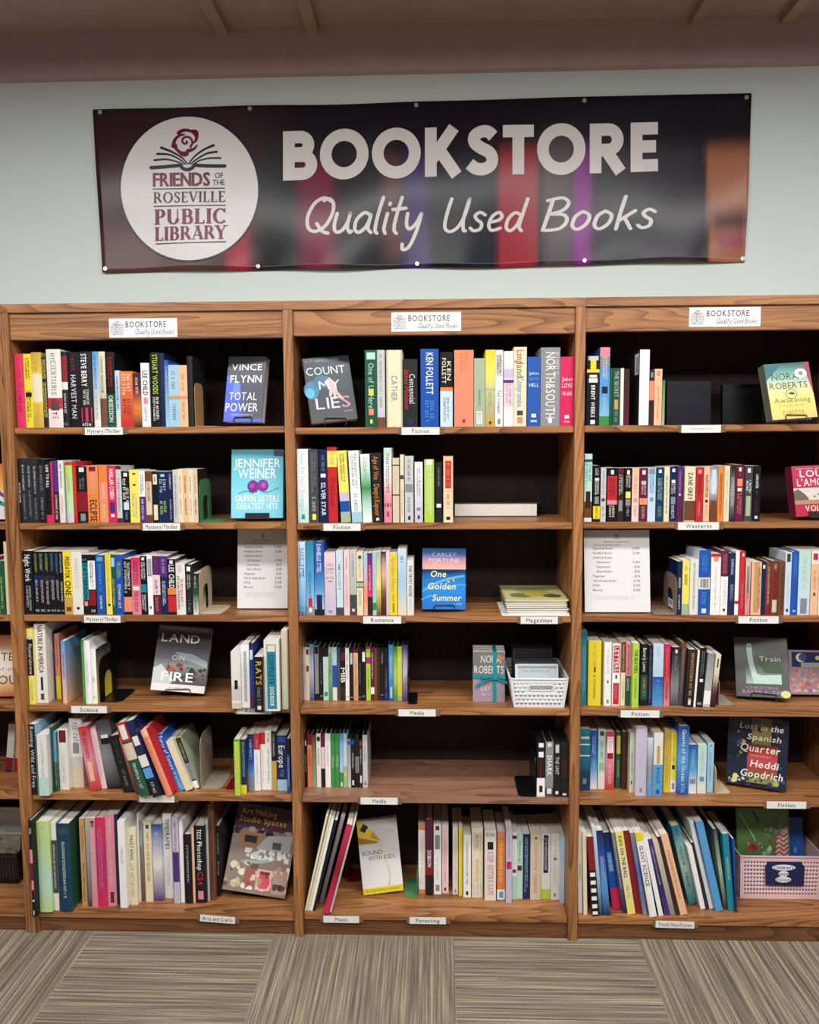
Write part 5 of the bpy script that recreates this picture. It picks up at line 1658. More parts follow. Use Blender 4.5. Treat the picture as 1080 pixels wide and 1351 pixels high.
# ------------------------------------------------------------------ bookends: a plate with a cut-out tongue that lies under the books
def bookend(label, mat, unit, row, px, py_top, yf, depth, side, hole=True, base=0.07, sheet=0.0016, sticker=False, name='bookend', plate_h=None):
    """plate across the shelf's depth at pixel column px; side +1: foot reaches to the right"""
    zs = Z[unit][row]
    x = U(px, PR((U(px, 600, yf)[0], yf, zs))[1], yf)[0]
    h = plate_h or U(px, py_top, yf + depth * 0.5)[1] - zs
    e = empty(name, (x, yf, zs + 0.0006))
    tag(e, label, 'bookend', 'bookends on the shelves')
    r = min(depth, h) * 0.28
    outl = [(0, 0)] + [(0, h - r)] + [(r - r * math.cos(R(a)), h - r + r * math.sin(R(a))) for a in range(15, 90, 15)] + [(r, h), (depth - r, h)] + \
           [(depth - r + r * math.sin(R(a)), h - r + r * math.cos(R(a))) for a in range(15, 90, 15)] + [(depth, h - r), (depth, 0)]
    mb = MB()
    s2 = sheet if side > 0 else -sheet
    if hole:
        a, b, ht = depth * 0.28, depth * 0.72, h * 0.62
        rr = (b - a) / 2
        hol = [(a, 0.004), (a, ht - rr)] + [(a + rr - rr * math.cos(R(q)), ht - rr + rr * math.sin(R(q))) for q in range(20, 180, 20)] + [(b, ht - rr), (b, 0.004)]
        # ring of quads between the outline and the hole, matched by turning angle about the hole's middle
        cx, cz = depth / 2, h * 0.36

        def ray(poly, ang):
            best = None
            dx, dz = math.cos(ang), math.sin(ang)
            for i in range(len(poly)):
                (x1, z1), (x2, z2) = poly[i], poly[(i + 1) % len(poly)]
                den = dx * (z2 - z1) - dz * (x2 - x1)
                if abs(den) < 1e-12:
                    continue
                t = ((x1 - cx) * (z2 - z1) - (z1 - cz) * (x2 - x1)) / den
                u = ((x1 - cx) * dz - (z1 - cz) * dx) / den
                if t > 0 and -1e-6 <= u <= 1 + 1e-6:
                    best = t if best is None else min(best, t)
            return (cx + best * dx, cz + best * dz)
        N = 72
        O_ = [ray(outl, 2 * math.pi * i / N) for i in range(N)]
        H_ = [ray(hol, 2 * math.pi * i / N) for i in range(N)]
        for i in range(N):
            j = (i + 1) % N
            for xx in (0, s2):
                q = [(xx, *O_[i]), (xx, *O_[j]), (xx, *H_[j]), (xx, *H_[i])]
                mb.face(q if (xx == 0) == (side > 0) else q[::-1])
            mb.face([(0, *O_[i]), (0, *O_[j]), (s2, *O_[j]), (s2, *O_[i])])
            mb.face([(0, *H_[i]), (0, *H_[j]), (s2, *H_[j]), (s2, *H_[i])])
    else:
        mb.face([(0, *p) for p in outl])
        mb.face([(s2, *p) for p in outl][::-1])
        for i in range(len(outl)):
            p, q = outl[i], outl[(i + 1) % len(outl)]
            mb.face([(0, *p), (0, *q), (s2, *q), (s2, *p)])
    mb.build('upright_plate', mat, e)
    mb = MB()
    rb = min(base, depth) * 0.3
    ring = [(0, 0), (0, depth), (base - rb, depth)] + [(base - rb + rb * math.sin(R(a)), depth - rb + rb * math.cos(R(a))) for a in (30, 60)] + [(base, depth - rb), (base, rb)] + [(base - rb + rb * math.cos(R(a)), rb - rb * math.sin(R(a))) for a in (30, 60)] + [(base - rb, 0)]
    sg = 1 if side > 0 else -1
    lo = [(s2 + sg * a, b, 0) for a, b in ring]
    hi = [(s2 + sg * a, b, 0.0015) for a, b in ring]
    mb.face(lo)
    mb.face(hi)
    for i in range(len(ring)):
        j = (i + 1) % len(ring)
        mb.face([lo[i], lo[j], hi[j], hi[i]])
    mb.build('foot_plate', mat, e)
    if sticker:
        mb = MB()
        xs = -0.0004 if side < 0 else 0.0004
        xs = s2 + (0.0004 if s2 > 0 else -0.0004)
        mb.box((min(xs, xs * 1.1), depth * 0.22, 0.012), (max(xs, xs * 1.1), depth * 0.6, 0.04), srgb('e8e6e0'))
        for k in range(7):
            a = depth * (0.26 + 0.04 * k)
            mb.box((xs * 1.1 - 0.0002, a, 0.022), (xs * 1.1, a + depth * 0.018, 0.036), srgb('2a2a2a'))
        mb.build('sticker', M_MATTE, e)
    return e


M_TANST = plain('tan_enamel', 'b28a5c', 0.45)
M_GREENST = plain('green_enamel', '4f8a5c', 0.4)
M_BEIGEST = plain('beige_enamel', 'c7b79a', 0.4)
M_TAUPEST = plain('taupe_enamel', '9a8271', 0.4)
M_REDST = plain('dark_red_enamel', '7d1620', 0.35)
M_GREYST = plain('grey_enamel', 'a69a8c', 0.4)
bookend('tan bookend with rounded top at the end of the row on the top left shelf', M_TANST, 'U1', 1, 257.5, 506, 0.02, 0.09, 1, hole=False)
bookend('green bookend with an arched cut-out on the second left shelf', M_GREENST, 'U1', 2, 263.5, 632, 0.02, 0.13, 1)
bookend('beige bookend with an arched cut-out beside the black thriller on the third left shelf', M_BEIGEST, 'U1', 3, 263.5, 748, 0.02, 0.14, 1)
bookend('black bookend whose cut-out shows a sunset cover on the fourth left shelf', M_BLACK, 'U1', 4, 132, 862, 0.035, 0.14, 1)
bookend('beige upright bookend behind the leaning books on the fifth left shelf', M_GREYST, 'U1', 5, 265, 962, 0.05, 0.14, 1, hole=False)
bookend('dark red bookend with its foot in front of the travel guides, fifth left shelf', M_REDST, 'U1', 5, 309, 985, 0.045, 0.1, -1, hole=False, base=0.03)
bookend('small black bookend foot at the end of the disc cases on the fourth middle shelf', M_BLACK, 'U2', 4, 538.2, 885, 0.045, 0.12, 1, hole=False, base=0.028)
bookend('black bookend foot lying to the side of the four thick disc cases, fifth middle shelf', M_BLACK, 'U2', 5, 706.5, 985, 0.012, 0.16, -1, hole=False, base=0.055)
bookend('dark red bookend standing behind the music folders on the bottom middle shelf', M_REDST, 'U2', 6, 457, 1138, 0.19, 0.09, 1, hole=False, base=0.05, plate_h=0.09)
bookend('green bookend standing beside the white crayon paperback on the bottom middle shelf', M_GREENST, 'U2', 6, 550.5, 1142, 0.1, 0.12, -1, hole=False, base=0.045)
bookend('taupe bookend with an arched cut-out and a barcode sticker on the third right shelf', M_TAUPEST, 'U3', 3, 891.9, 756, 0.016, 0.14, -1, sticker=True)
bookend('grey bookend at the end of the fiction row on the fourth right shelf', M_GREYST, 'U3', 4, 947.5, 872, 0.05, 0.11, 1, hole=False, base=0.05, plate_h=0.09)
bookend('beige bookend beside the pale blue paperback on the fifth right shelf', M_BEIGEST, 'U3', 5, 943.5, 985, 0.05, 0.11, 1, hole=False, base=0.05, plate_h=0.09)
bookend('beige bookend in shade behind the night-market display book', M_BEIGEST, 'U3', 5, 1031, 975, 0.16, 0.1, -1, hole=False, base=0.03)

# ------------------------------------------------------------------ banner on the wall
BY = WALL_Y - 0.006
BC = [U(123, 145, BY), U(991, 123, BY), U(982, 346, BY), U(136, 360, BY)]  # corners from top left, clockwise
GROM = [133, 330, 549, 770, 984]


def bsurf(u, v):
    """banner sheet: u from left, v from the top; it sags and ripples a little between its grommets"""
    tl, tr, br, bl = BC
    x = (tl[0] * (1 - u) + tr[0] * u) * (1 - v) + (bl[0] * (1 - u) + br[0] * u) * v
    z = (tl[1] * (1 - u) + tr[1] * u) * (1 - v) + (bl[1] * (1 - u) + br[1] * u) * v
    k = 0.5 - 0.5 * math.cos(2 * math.pi * u * 4)
    z += -0.008 * k * (1 - v) ** 2 * (0.6 + 0.4 * math.sin(5 * u)) * 0.6 - 0.006 * k * v * v * math.sin(3 + 9 * u)
    y = BY - 0.004 - 0.010 * k * (0.35 + 0.65 * v) - 0.0035 * math.sin(u * 34 + 2 * v) * v ** 3 * 1.4 - 0.003 * math.sin(u * 11 + v * 5)
    return Vector((x, y, z))


def buv(x, z):
    u = v = 0.5
    for _ in range(25):
        p = bsurf(u, v)
        u += (x - p.x) / 2.15
        v -= (z - p.z) / 0.56
    return u, v


def bput(px, py, off):
    x, z = U(px, py, BY)
    tl, tr, br, bl = BC
    u = (x - tl[0]) / (tr[0] - tl[0])
    v = 0.5
    for _ in range(4):
        xl = tl[0] * (1 - v) + bl[0] * v
        xr = tr[0] * (1 - v) + br[0] * v
        u = (x - xl) / (xr - xl)
        zt = tl[1] * (1 - u) + tr[1] * u
        zb = bl[1] * (1 - u) + br[1] * u
        v = (z - zt) / (zb - zt)
    p = bsurf(u, v)
    return (x, p.y - off, z)


def bl_(a, b, x):
    t = min(max((x - a) / (b - a), 0), 1)
    return t * t * (3 - 2 * t)


def bcol(u, v):
    """the soft photograph of shelved books printed on the vinyl"""
    c = srgb('1b1620')
    sh = bl_(0.16, 0.34, v)

    def band(c, a, b, colr, soft=0.012, top=0.22, bot=2.0, amt=1.0):
        m = bl_(a - soft, a + soft, u) * (1 - bl_(b - soft, b + soft, u)) * bl_(top - 0.08, top + 0.08, v) * (1 - bl_(bot - 0.06, bot + 0.06, v)) * amt
        return lerp(c, srgb(colr), m)
    c = lerp(c, srgb('3a2228'), (1 - bl_(0.2, 0.34, u)) * 0.9)
    c = band(c, -0.1, 0.20, '5a3a34', 0.05, 0.72)
    c = band(c, -0.1, 0.12, '43291f', 0.05, 0.25, 0.6, 0.6)
    c = band(c, 0.2, 0.235, 'a01f3a', 0.01, 0.7)
    c = band(c, 0.26, 0.36, '23262a', 0.02, 0.2)
    c = band(c, 0.315, 0.375, '7d2a45', 0.02, 0.34, 2, 0.9)
    c = band(c, 0.375, 0.46, '2c2c31', 0.02, 0.2)
    c = band(c, 0.445, 0.475, '6a4438', 0.012, 0.32, 0.95, 0.7)
    c = band(c, 0.475, 0.515, '3a2f66', 0.01, 0.3, 2, 0.9)
    c = band(c, 0.52, 0.555, '14161f', 0.008)
    c = band(c, 0.56, 0.615, '1a202c', 0.008, 0.3)
    c = band(c, 0.622, 0.682, '9c2633', 0.005, 0.3)
    c = band(c, 0.69, 0.735, '4c4346', 0.008, 0.2)
    c = band(c, 0.737, 0.765, '86228a', 0.007, 0.3)
    c = band(c, 0.77, 0.93, '33333a', 0.02, 0.3)
    k = 0.93 + 0.014 * v
    c = band(c, k, 1.2, 'a5684c', 0.004, 0.31)
    c = band(c, k + 0.005, 1.2, '4a2730', 0.004, 0.7, 0.8)
    c = band(c, k + 0.012, k + 0.055, '8a2f5c', 0.005, 0.84, 0.9)
    return c


banner = empty('banner', (0, BY, 2.5))
tag(banner, 'long dark vinyl banner reading BOOKSTORE Quality Used Books, pinned to the mint wall', 'banner')
binv = Vector((0, -BY, -2.5))


def bb(mb, name, mat):
    mb.v = [tuple(Vector(p) + binv) for p in mb.v]
    return mb.build(name, mat, banner)


mb = MB()
NU, NV = 150, 36
P = [[bsurf(i / NU, j / NV) for i in range(NU + 1)] for j in range(NV + 1)]
K = [[bcol(i / NU, j / NV) for i in range(NU + 1)] for j in range(NV + 1)]
for j in range(NV):
    for i in range(NU):
        mb.face([P[j + 1][i], P[j + 1][i + 1], P[j][i + 1], P[j][i]], [K[j + 1][i], K[j + 1][i + 1], K[j][i + 1], K[j][i]])
bk = [[p + Vector((0, 0.0012, 0)) for p in row] for row in P]
for j in range(NV):
    mb.face([P[j][0], bk[j][0], bk[j + 1][0], P[j + 1][0]], srgb('2a1c20'))
    mb.face([P[j][NU], bk[j][NU], bk[j + 1][NU], P[j + 1][NU]], srgb('2a1c20'))
for i in range(NU):
    mb.face([P[0][i], P[0][i + 1], bk[0][i + 1], bk[0][i]], srgb('2a1c20'))
    mb.face([P[NV][i], P[NV][i + 1], bk[NV][i + 1], bk[NV][i]], srgb('2a1c20'))
sheet = bb(mb, 'sheet', M_VINYL)
import bmesh
bm = bmesh.new()
bm.from_mesh(sheet.data)
bmesh.ops.remove_doubles(bm, verts=bm.verts, dist=1e-5)
for f in bm.faces:
    f.smooth = True
bm.to_mesh(sheet.data)
bm.free()

WHT = srgb('e0dcd9')
NAVY, MAR = srgb('14172a'), srgb('74102f')


def subdiv(polys, n):
    """long strokes are cut up so that they follow the rippled sheet"""
    return polys


def wordline(mb, polys, W, p0, p1, cap, col, off):
    """a word along the line p0-p1 (photo measurements), capitals cap high"""
    dx, dy = p1[0] - p0[0], p1[1] - p0[1]

    def fn(a, b):
        f = a / W
        return bput(p0[0] + dx * f, p0[1] + dy * f - b * cap, off)
    put(mb, polys, fn, col)


mb = MB()
polys, W = sans_word('BOOKSTORE')
wordline(mb, polys, W, (373.5, 239), (868, 227), 65, WHT, 0.0012)
bb(mb, 'capital_lettering', M_VINYL)
mb = MB()
polys, W = hand_word('Quality')
wordline(mb, polys, W, (401, 310), (557, 308), 47, WHT, 0.0012)
bb(mb, 'script_lettering', M_VINYL)
mb = MB()
polys, W = hand_word('Used')
wordline(mb, polys, W, (583, 306.5), (692, 306), 43, WHT, 0.0012)
bb(mb, 'script_lettering', M_VINYL)
mb = MB()
polys, W = hand_word('Books')
wordline(mb, polys, W, (714, 305), (864, 302), 43, WHT, 0.0012)
bb(mb, 'script_lettering', M_VINYL)

mb = MB()
for rr, cc, off in ((1.03, srgb('1c2038'), 0.0009), (1.0, srgb('e6e6e3'), 0.0014)):
    C0 = (250.6, 250.2)
    ring = [bput(C0[0] + 90 * rr * math.cos(q) - 0.8 * math.sin(q), C0[1] - 94.5 * rr * math.sin(q), off) for q in [2 * math.pi * i / 72 for i in range(72)]]
    mid = [bput(C0[0] + 45 * rr * math.cos(q), C0[1] - 47 * rr * math.sin(q), off) for q in [2 * math.pi * i / 72 for i in range(72)]]
    cen = bput(C0[0], C0[1], off)
    for i in range(72):
        j = (i + 1) % 72
        mb.face([mid[i], ring[i], ring[j], mid[j]], cc)
        mb.face([cen, mid[i], mid[j]], cc)


def lp(a, b):
    return (150 + a / 5.4, 150 + b / 5.4)


def logo_marks():
    """rose over an open book, then the lettering block; in the units of the emblem's own drawing"""
    S = []

    def st(pts, w, col, w1=None, caps=True, n=6):
        if len(pts) == 2:
            (ax, ay), (bx, by) = pts
            pts = [(ax + (bx - ax) * i / 24, ay + (by - ay) * i / 24) for i in range(25)]
            S.append((ribbon(pts, w, caps, w1), col))
            return
        S.append((ribbon(smooth(pts, n) if len(pts) > 2 else pts, w, caps, w1), col))
    # rose: spiral heart and five petals
    sp = [(522 + (5 + 4.6 * k) * math.cos(k * 0.72), 208 + (5 + 4.6 * k) * 0.95 * math.sin(k * 0.72)) for k in range(11)]
    st(sp, 14, MAR, n=4)
    for pts in ([(470, 148), (505, 128), (560, 135), (592, 175), (580, 215)], [(572, 135), (598, 140), (598, 190), (575, 218)], [(432, 240), (445, 195), (478, 165), (512, 158)],
                [(446, 235), (455, 262), (490, 285), (535, 282)], [(528, 296), (500, 303), (470, 280), (450, 240)], [(535, 275), (575, 260), (600, 235)]):
        st(pts, 27, MAR, 10)
    # open book
    for pts, w in (([(348, 252), (420, 280), (490, 320), (534, 365)], 17), ([(318, 296), (400, 300), (470, 330), (520, 368)], 15), ([(298, 340), (380, 334), (450, 348), (505, 370)], 13),
                   ([(716, 232), (650, 262), (585, 310), (540, 365)], 17), ([(738, 277), (670, 290), (600, 330), (552, 368)], 15), ([(764, 321), (690, 323), (620, 340), (570, 370)], 13)):
        st(pts, w, NAVY, 8)
    st([(274, 393), (360, 388), (440, 380), (480, 378), (500, 398), (532, 406), (562, 396), (584, 374), (620, 376), (700, 378), (794, 377)], 24, NAVY)
    for (a, b) in (((285, 544), (796, 534)), ((291, 666), (800, 657)), ((303, 932), (805, 918))):
        st([a, b], 7, NAVY, caps=False)
    return S


for k, (pl, col) in enumerate(logo_marks()):
    put(mb, pl, lambda a, b: bput(*lp(a, b), 0.0027 + 0.00001 * k), col)


def lword(polys, W, x0, y0, x1, y1, cap, col):
    def fn(a, b):
        f = a / W
        return bput(*lp(x0 + (x1 - x0) * f, y0 + (y1 - y0) * f - b * cap), 0.0028)
    put(mb, polys, fn, col)


pl, W = text_polys('FRIENDS', 1, 0.12)
for dx in (-3, 0, 3):
    lword(pl, W, 289 + dx, 525, 688 + dx, 517, 92, MAR)
pl, W = text_polys('OF', 0, 0.12)
lword(pl, W, 724, 464, 782, 462, 38, NAVY)
pl, W = text_polys('THE', 0, 0.12)
lword(pl, W, 708, 514, 793, 512, 38, NAVY)
pl, W = serif_word('ROSEVILLE', 0.9)
lword(pl, W, 290, 643, 797, 632, 76, NAVY)
pl, W = serif_word('PUBLIC', 1.15)
lword(pl, W, 298, 796, 805, 786, 108, MAR)
pl, W = serif_word('LIBRARY', 1.15)
lword(pl, W, 300, 911, 805, 897, 98, MAR)
bb(mb, 'round_emblem', M_VINYL)
for row, py0, py1 in ((0, 149, 129), (1, 355, 341)):
    for i, px in enumerate(GROM):
        px2 = px + (7 if i == 0 and row else 0) + (11 if i == 1 and row else 0) + (1 if i == 2 and row else 0) - (5 if i == 4 and row else 0)
        f = (px2 - 133) / 851
        py = py0 + (py1 - py0) * f
        c = Vector(bput(px2, py, 0.0015))
        mb = MB()
        for q in range(16):
            for s in range(6):
                a0, a1 = 2 * math.pi * q / 16, 2 * math.pi * (q + 1) / 16
                b0, b1 = 2 * math.pi * s / 6, 2 * math.pi * (s + 1) / 6
                g = lambda a, b: (c.x + (0.006 + 0.0022 * math.cos(b)) * math.cos(a), c.y - 0.0022 * math.sin(b), c.z + (0.006 + 0.0022 * math.cos(b)) * math.sin(a))
                mb.face([g(a0, b0), g(a1, b0), g(a1, b1), g(a0, b1)])
        mb.face([(c.x + 0.004 * math.cos(a), c.y - 0.0002, c.z + 0.004 * math.sin(a)) for a in [2 * math.pi * q / 12 for q in range(12)]])
        bb(mb, 'grommet', M_STEEL)

# ------------------------------------------------------------------ small signs on the header boards
for u, px, py, tilt, lab in (('U1', 188.5, 432.5, -2.3, 'small white sign with a grey emblem above the mystery and thriller shelves'), ('U2', 562, 424.5, -1, 'small white sign with a grey emblem above the middle bookcase'), ('U3', 956, 418, -1.7, 'small white sign with a grey emblem above the bookcase with the pink basket')):
    x, z = U(px, py, 0.0035)
    w, h = 0.218, 0.059
    o = empty('header_sign', (x, 0.0045, z))
    o.rotation_euler = (0, R(-tilt * 0.0), 0)
    tag(o, lab, 'sign', 'small signs on the header boards')
    mb = MB()
    mb.box((-w / 2, 0, -h / 2), (w / 2, 0.0014, h / 2), srgb('f4f5f6'))
    mb.build('card', M_GLOSS, o)
    mb = MB()
    g = srgb('50535a')
    pl, W = text_polys('BOOKSTORE', 1, 0.2)
    put(mb, pl, lambda a, b: (-0.056 + a / W * 0.13, -0.0003, 0.002 + b * 0.018), g)
    pl, W = hand_word('Quality Used Books', 0.1)
    put(mb, pl, lambda a, b: (-0.026 + a / W * 0.126, -0.0003, -0.02 + b * 0.016), srgb('85878c'))
    k = 0.05 / 540
    for pl, col in logo_marks():
        put(mb, pl, lambda a, b: (-0.083 + (a - 535) * k * 0.85, -0.0003, -(b - 520) * k * 0.95 * 0.62 / 0.62 * 0.6 + 0.0), srgb('7d8086'))
    for t, zz, hh in (('FRIENDS', 0.0005, 0.005), ('ROSEVILLE', -0.0065, 0.005), ('PUBLIC', -0.0135, 0.0055), ('LIBRARY', -0.0205, 0.0055)):
        pl, W = text_polys(t, 1)
        put(mb, pl, lambda a, b: (-0.103 + a / W * 0.04, -0.0004, zz - 0.001 + b * hh), srgb('7d8086'))
    mb.build('print', M_MATTE, o)

# ------------------------------------------------------------------ shelf tags
TAGS = [('U1', 1, 137, 50, 'Mystery/Thriller', 'white shelf tag reading Mystery/Thriller on the top left shelf', 0), ('U1', 2, 213, 49, 'Mystery/Thriller', 'white shelf tag reading Mystery/Thriller on the second left shelf', 0),
        ('U1', 3, 135, 48, 'Mystery/Thriller', 'white shelf tag reading Mystery/Thriller on the third left shelf', 0), ('U1', 4, 117.5, 47, 'Science', 'white shelf tag reading Science under the nature books', 0), ('U1', 4, 335, 46, 'Animals', 'white shelf tag reading Animals, partly covered by a black book', 0),
        ('U1', 5, 207, 46, '', 'plain white shelf tag under the leaning books on the fifth left shelf', 0), ('U1', 6, 287, 46, 'Arts and Crafts', 'tilted white shelf tag reading Arts and Crafts', 4),
        ('U2', 1, 554.5, 50, 'Fiction', 'white shelf tag reading Fiction on the top middle shelf', 0), ('U2', 2, 451, 49, 'Fiction', 'white shelf tag reading Fiction on the second middle shelf', 0), ('U2', 3, 504, 50, 'Romance', 'white shelf tag reading Romance', 0),
        ('U2', 3, 711, 49, 'Magazines', 'white shelf tag reading Magazines', 0), ('U2', 4, 550, 49, 'Media', 'white shelf tag reading Media below the row of many disc cases', 0), ('U2', 5, 500, 49, 'Media', 'white shelf tag reading Media on the nearly empty middle shelf', 0),
        ('U2', 6, 450, 47, 'Music', 'white shelf tag reading Music below the leaning folders', 0), ('U2', 6, 564, 48, 'Parenting', 'white shelf tag reading Parenting', 0), ('U3', 1, 924.5, 52, '', 'white shelf tag with tiny print on the top right shelf', 0),
        ('U3', 2, 921, 54, 'Westerns', 'white shelf tag reading Westerns', 0), ('U3', 3, 1000, 53, 'Fiction', 'white shelf tag reading Fiction on the third right shelf', 0), ('U3', 4, 844, 51, 'Fiction', 'white shelf tag reading Fiction on the fourth right shelf', 0),
        ('U3', 5, 1037, 52, 'Fiction', 'white shelf tag reading Fiction at the end of the fifth right shelf', 0), ('U3', 6, 890, 51, 'Youth Non-Fiction', 'white shelf tag reading Youth Non-Fiction below the leaning picture books', 1)]
for u, row, px, wpx, word, lab, tilt in TAGS:
    zc = Z[u][row] - (0.0125 if row < 6 else 0.02)
    y = -0.0006
    py = PR((U(px, 600, y)[0], y, zc))[1]
    x = U(px, py, y)[0]
    w = U(px + wpx / 2, py, y)[0] - U(px - wpx / 2, py, y)[0]
    h = 0.0235
    o = empty('shelf_tag', (x, y, zc))
    o.rotation_euler = (0, R(tilt), 0)
    tag(o, lab, 'shelf tag', 'white tags on the shelf fronts')
    mb = MB()
    mb.box((-w / 2 - 0.009, 0.0, -h / 2 + 0.001), (w / 2 + 0.014, 0.002, h / 2 - 0.001))
    mb.build('clear_holder', M_TAGBACK, o)
    mb = MB()
    mb.box((-w / 2, -0.0012, -h / 2), (w / 2, -0.0001, h / 2), srgb('e9e8e4'))
    pl, W = text_polys(word, 1, 0.2) if word else scribble(22 if row == 1 else 8, random.Random(row))
    hh = 0.0125 if word else 0.0045
    tw = min(w * 0.86, W * hh * 0.95) if word else w * 0.6
    if word:
        put(mb, pl, lambda a, b: (-tw / 2 + a / W * tw, -0.0014, -hh / 2 + b * hh), srgb('3c3c3e'))
    elif row == 1:
        put(mb, pl, lambda a, b: (-tw / 2 + a / W * tw, -0.0014, -hh / 2 + b * hh), srgb('9a9a9a'))
    mb.build('card', M_MATTE, o)

# ------------------------------------------------------------------ price lists in clear stands
PRICE = [('Paperback Books', '1.00', 0.06), ('Hardback Books', '2.00', 0.06), ("Children's Books", '', 0.06), ('Hardcovers', '1.00', 0.12), ('Paperbacks', '.50', 0.12), ('Board Books', '.50', 0.12), ('Magazines', '.25', 0.06), ('CDs & Audio Books', '2.00', 0.06), ('DVDs', '2.00', 0.06), ('Blu-rays', '3.00', 0.06)]


def price_stand(label, bl, br, unit, row, y, lean, yaw):
    zs = Z[unit][row]
    xl, xr = U(bl[0], bl[1], y)[0], U(br[0], br[1], y)[0]
    xl, xr = max(xl, INX[unit][0] + 0.002), min(xr, INX[unit][1] - 0.002)
    w = (xr - xl) / math.cos(R(yaw))
    h = 0.268
    e = empty('price_list_stand')
    e.matrix_world = Matrix.Translation((xl, y, zs + 0.003)) @ Matrix.Rotation(R(yaw), 4, 'Z') @ Matrix.Rotation(R(-lean), 4, 'X')
    tag(e, label, 'price list', 'price lists in clear stands')
    mb = MB()
    mb.box((0.002, 0, 0.002), (w - 0.002, 0.0004, h), srgb('e6e6e4'))
    ink = srgb('55565a')
    pl, W = scribble(22, random.Random(5))
    put(mb, pl, lambda a, b: (w * 0.3 + a / W * w * 0.4, -0.0003, h * 0.85 + b * 0.005), ink)
    for i in range(5):
        mb.box((w * 0.5 - 0.006, -0.0003, h * (0.895 + 0.012 * i)), (w * 0.5 + 0.006, -0.0001, h * (0.895 + 0.012 * i) + 0.0018), srgb('888a90'))
    pl, W = scribble(30, random.Random(6))
    put(mb, pl, lambda a, b: (w * 0.14 + a / W * w * 0.42, -0.0003, h * 0.81 + b * 0.005), ink)
    z = h * 0.765
    for name, pr, ind in PRICE:
        pl, W = text_polys(name, 1)
        hh = 0.0072
        tw = min(W * hh * 0.78, w * 0.42)
        put(mb, pl, lambda a, b: (w * (0.08 + ind) + a / W * tw, -0.0003, z + b * hh), ink)
        if pr:
            pl, W = text_polys(pr, 1)
            put(mb, pl, lambda a, b: (w * 0.74 + a / W * 0.022, -0.0003, z + b * hh), ink)
        z -= h * 0.056
    for q in range(2):
        pl, W = scribble(26, random.Random(8 + q))
        put(mb, pl, lambda a, b: (w * 0.16 + a / W * w * 0.6, -0.0003, z - 0.004 - q * 0.007 + b * 0.003), srgb('9a9b9e'))
    mb.build('printed_sheet', M_MATTE, e)
    mb = MB()
    mb.box((0, -0.0032, 0), (w, -0.0012, h + 0.004))
    mb.build('clear_front', M_CLEAR, e)
    mb = MB()
    mb.box((0, 0.001, 0), (w, 0.003, h + 0.004))
    mb.build('clear_back', M_CLEAR, e)
    return e


price_stand('price list in a clear stand, beside the post at the end of a mystery row', (312, 798), (380, 798), 'U1', 3, 0.09, 7, 0)
price_stand('glossy price list in a clear stand beside the taupe bookend', (770.5, 809), (858.6, 809), 'U3', 3, 0.03, 8, 0)

# ------------------------------------------------------------------ magazines
zs = Z['U2'][3]
xa = U(668, 811, 0.01)[0]
rnd = random.Random(12)
zz = zs + 0.0006
mb = MB()
mb.box((0, 0, 0), (0.218, 0.215, 0.0016), srgb('eceae6'))
o = mb.build('magazine', M_MATTE)
o.location = (U(662, 813, 0.004)[0], 0.004, zz)
tag(o, 'wide white magazine at the bottom of the stack on the third middle shelf', 'magazine', 'magazines stacked on the shelf')
zz += 0.0021
MAGL = ['white', 'pale grey', 'thick white', 'black-edged white', 'pale', 'white', 'dark-covered', 'yellow and green']
for k in range(8):
    th = [0.006, 0.0055, 0.0075, 0.005, 0.0065, 0.006, 0.0055, 0.005][k]
    w, d = 0.2 + rnd.uniform(-0.004, 0.004), 0.255
    mb = MB()
    cover = srgb(['d8d4cc', 'b8c0b8', '8a8f98', '3a3c44', 'c8c4b8', 'd4d4d6', '4a4038', 'c9c06a'][k])
    for z0 in (0, th - 0.0006):
        mb.box((0, 0, z0), (w, d, z0 + 0.0006), cover)
    mb.box((0, 0, 0.0006), (0.0006, d, th - 0.0006), cover)
    if k == 7:
        mb.face([(0.006, 0.006, th + 0.0001), (w - 0.006, 0.006, th + 0.0001), (w - 0.006, d - 0.01, th + 0.0001), (0.006, d - 0.01, th + 0.0001)], srgb('d4cf9a'))
        for (cx, cy, rx, ry, cc) in ((0.06, 0.07, 0.04, 0.04, '7a8a4a'), (0.12, 0.09, 0.05, 0.05, 'c8b24a'), (0.16, 0.06, 0.03, 0.03, '6a5a34'), (0.1, 0.16, 0.06, 0.04, 'a8b06a')):
            mb.face([(cx + rx * math.cos(q), cy + ry * math.sin(q), th + 0.0002 + cx * 0.0005) for q in [2 * math.pi * i / 18 for i in range(18)]], srgb(cc))
    o = mb.build('magazine', M_GLOSS)
    pg = MB()
    pg.box((0.0008, 0.0006, 0.0007), (w - 0.0006, d - 0.0006, th - 0.0007))
    pg.build('pages', M_PAGES, o)
    o.location = (xa + 0.003 - 0.0012 * k + rnd.uniform(-0.002, 0.002), 0.016 + rnd.uniform(0, 0.006), zz)
    o.rotation_euler = (0, 0, R(rnd.uniform(-0.8, 0.8)))
    zz += th + 0.0003
    tag(o, 'magazine with %s cover, %s from top of the stack on the third shelf' % (MAGL[k], ORD[7 - k]), 'magazine', 'magazines stacked on the shelf')

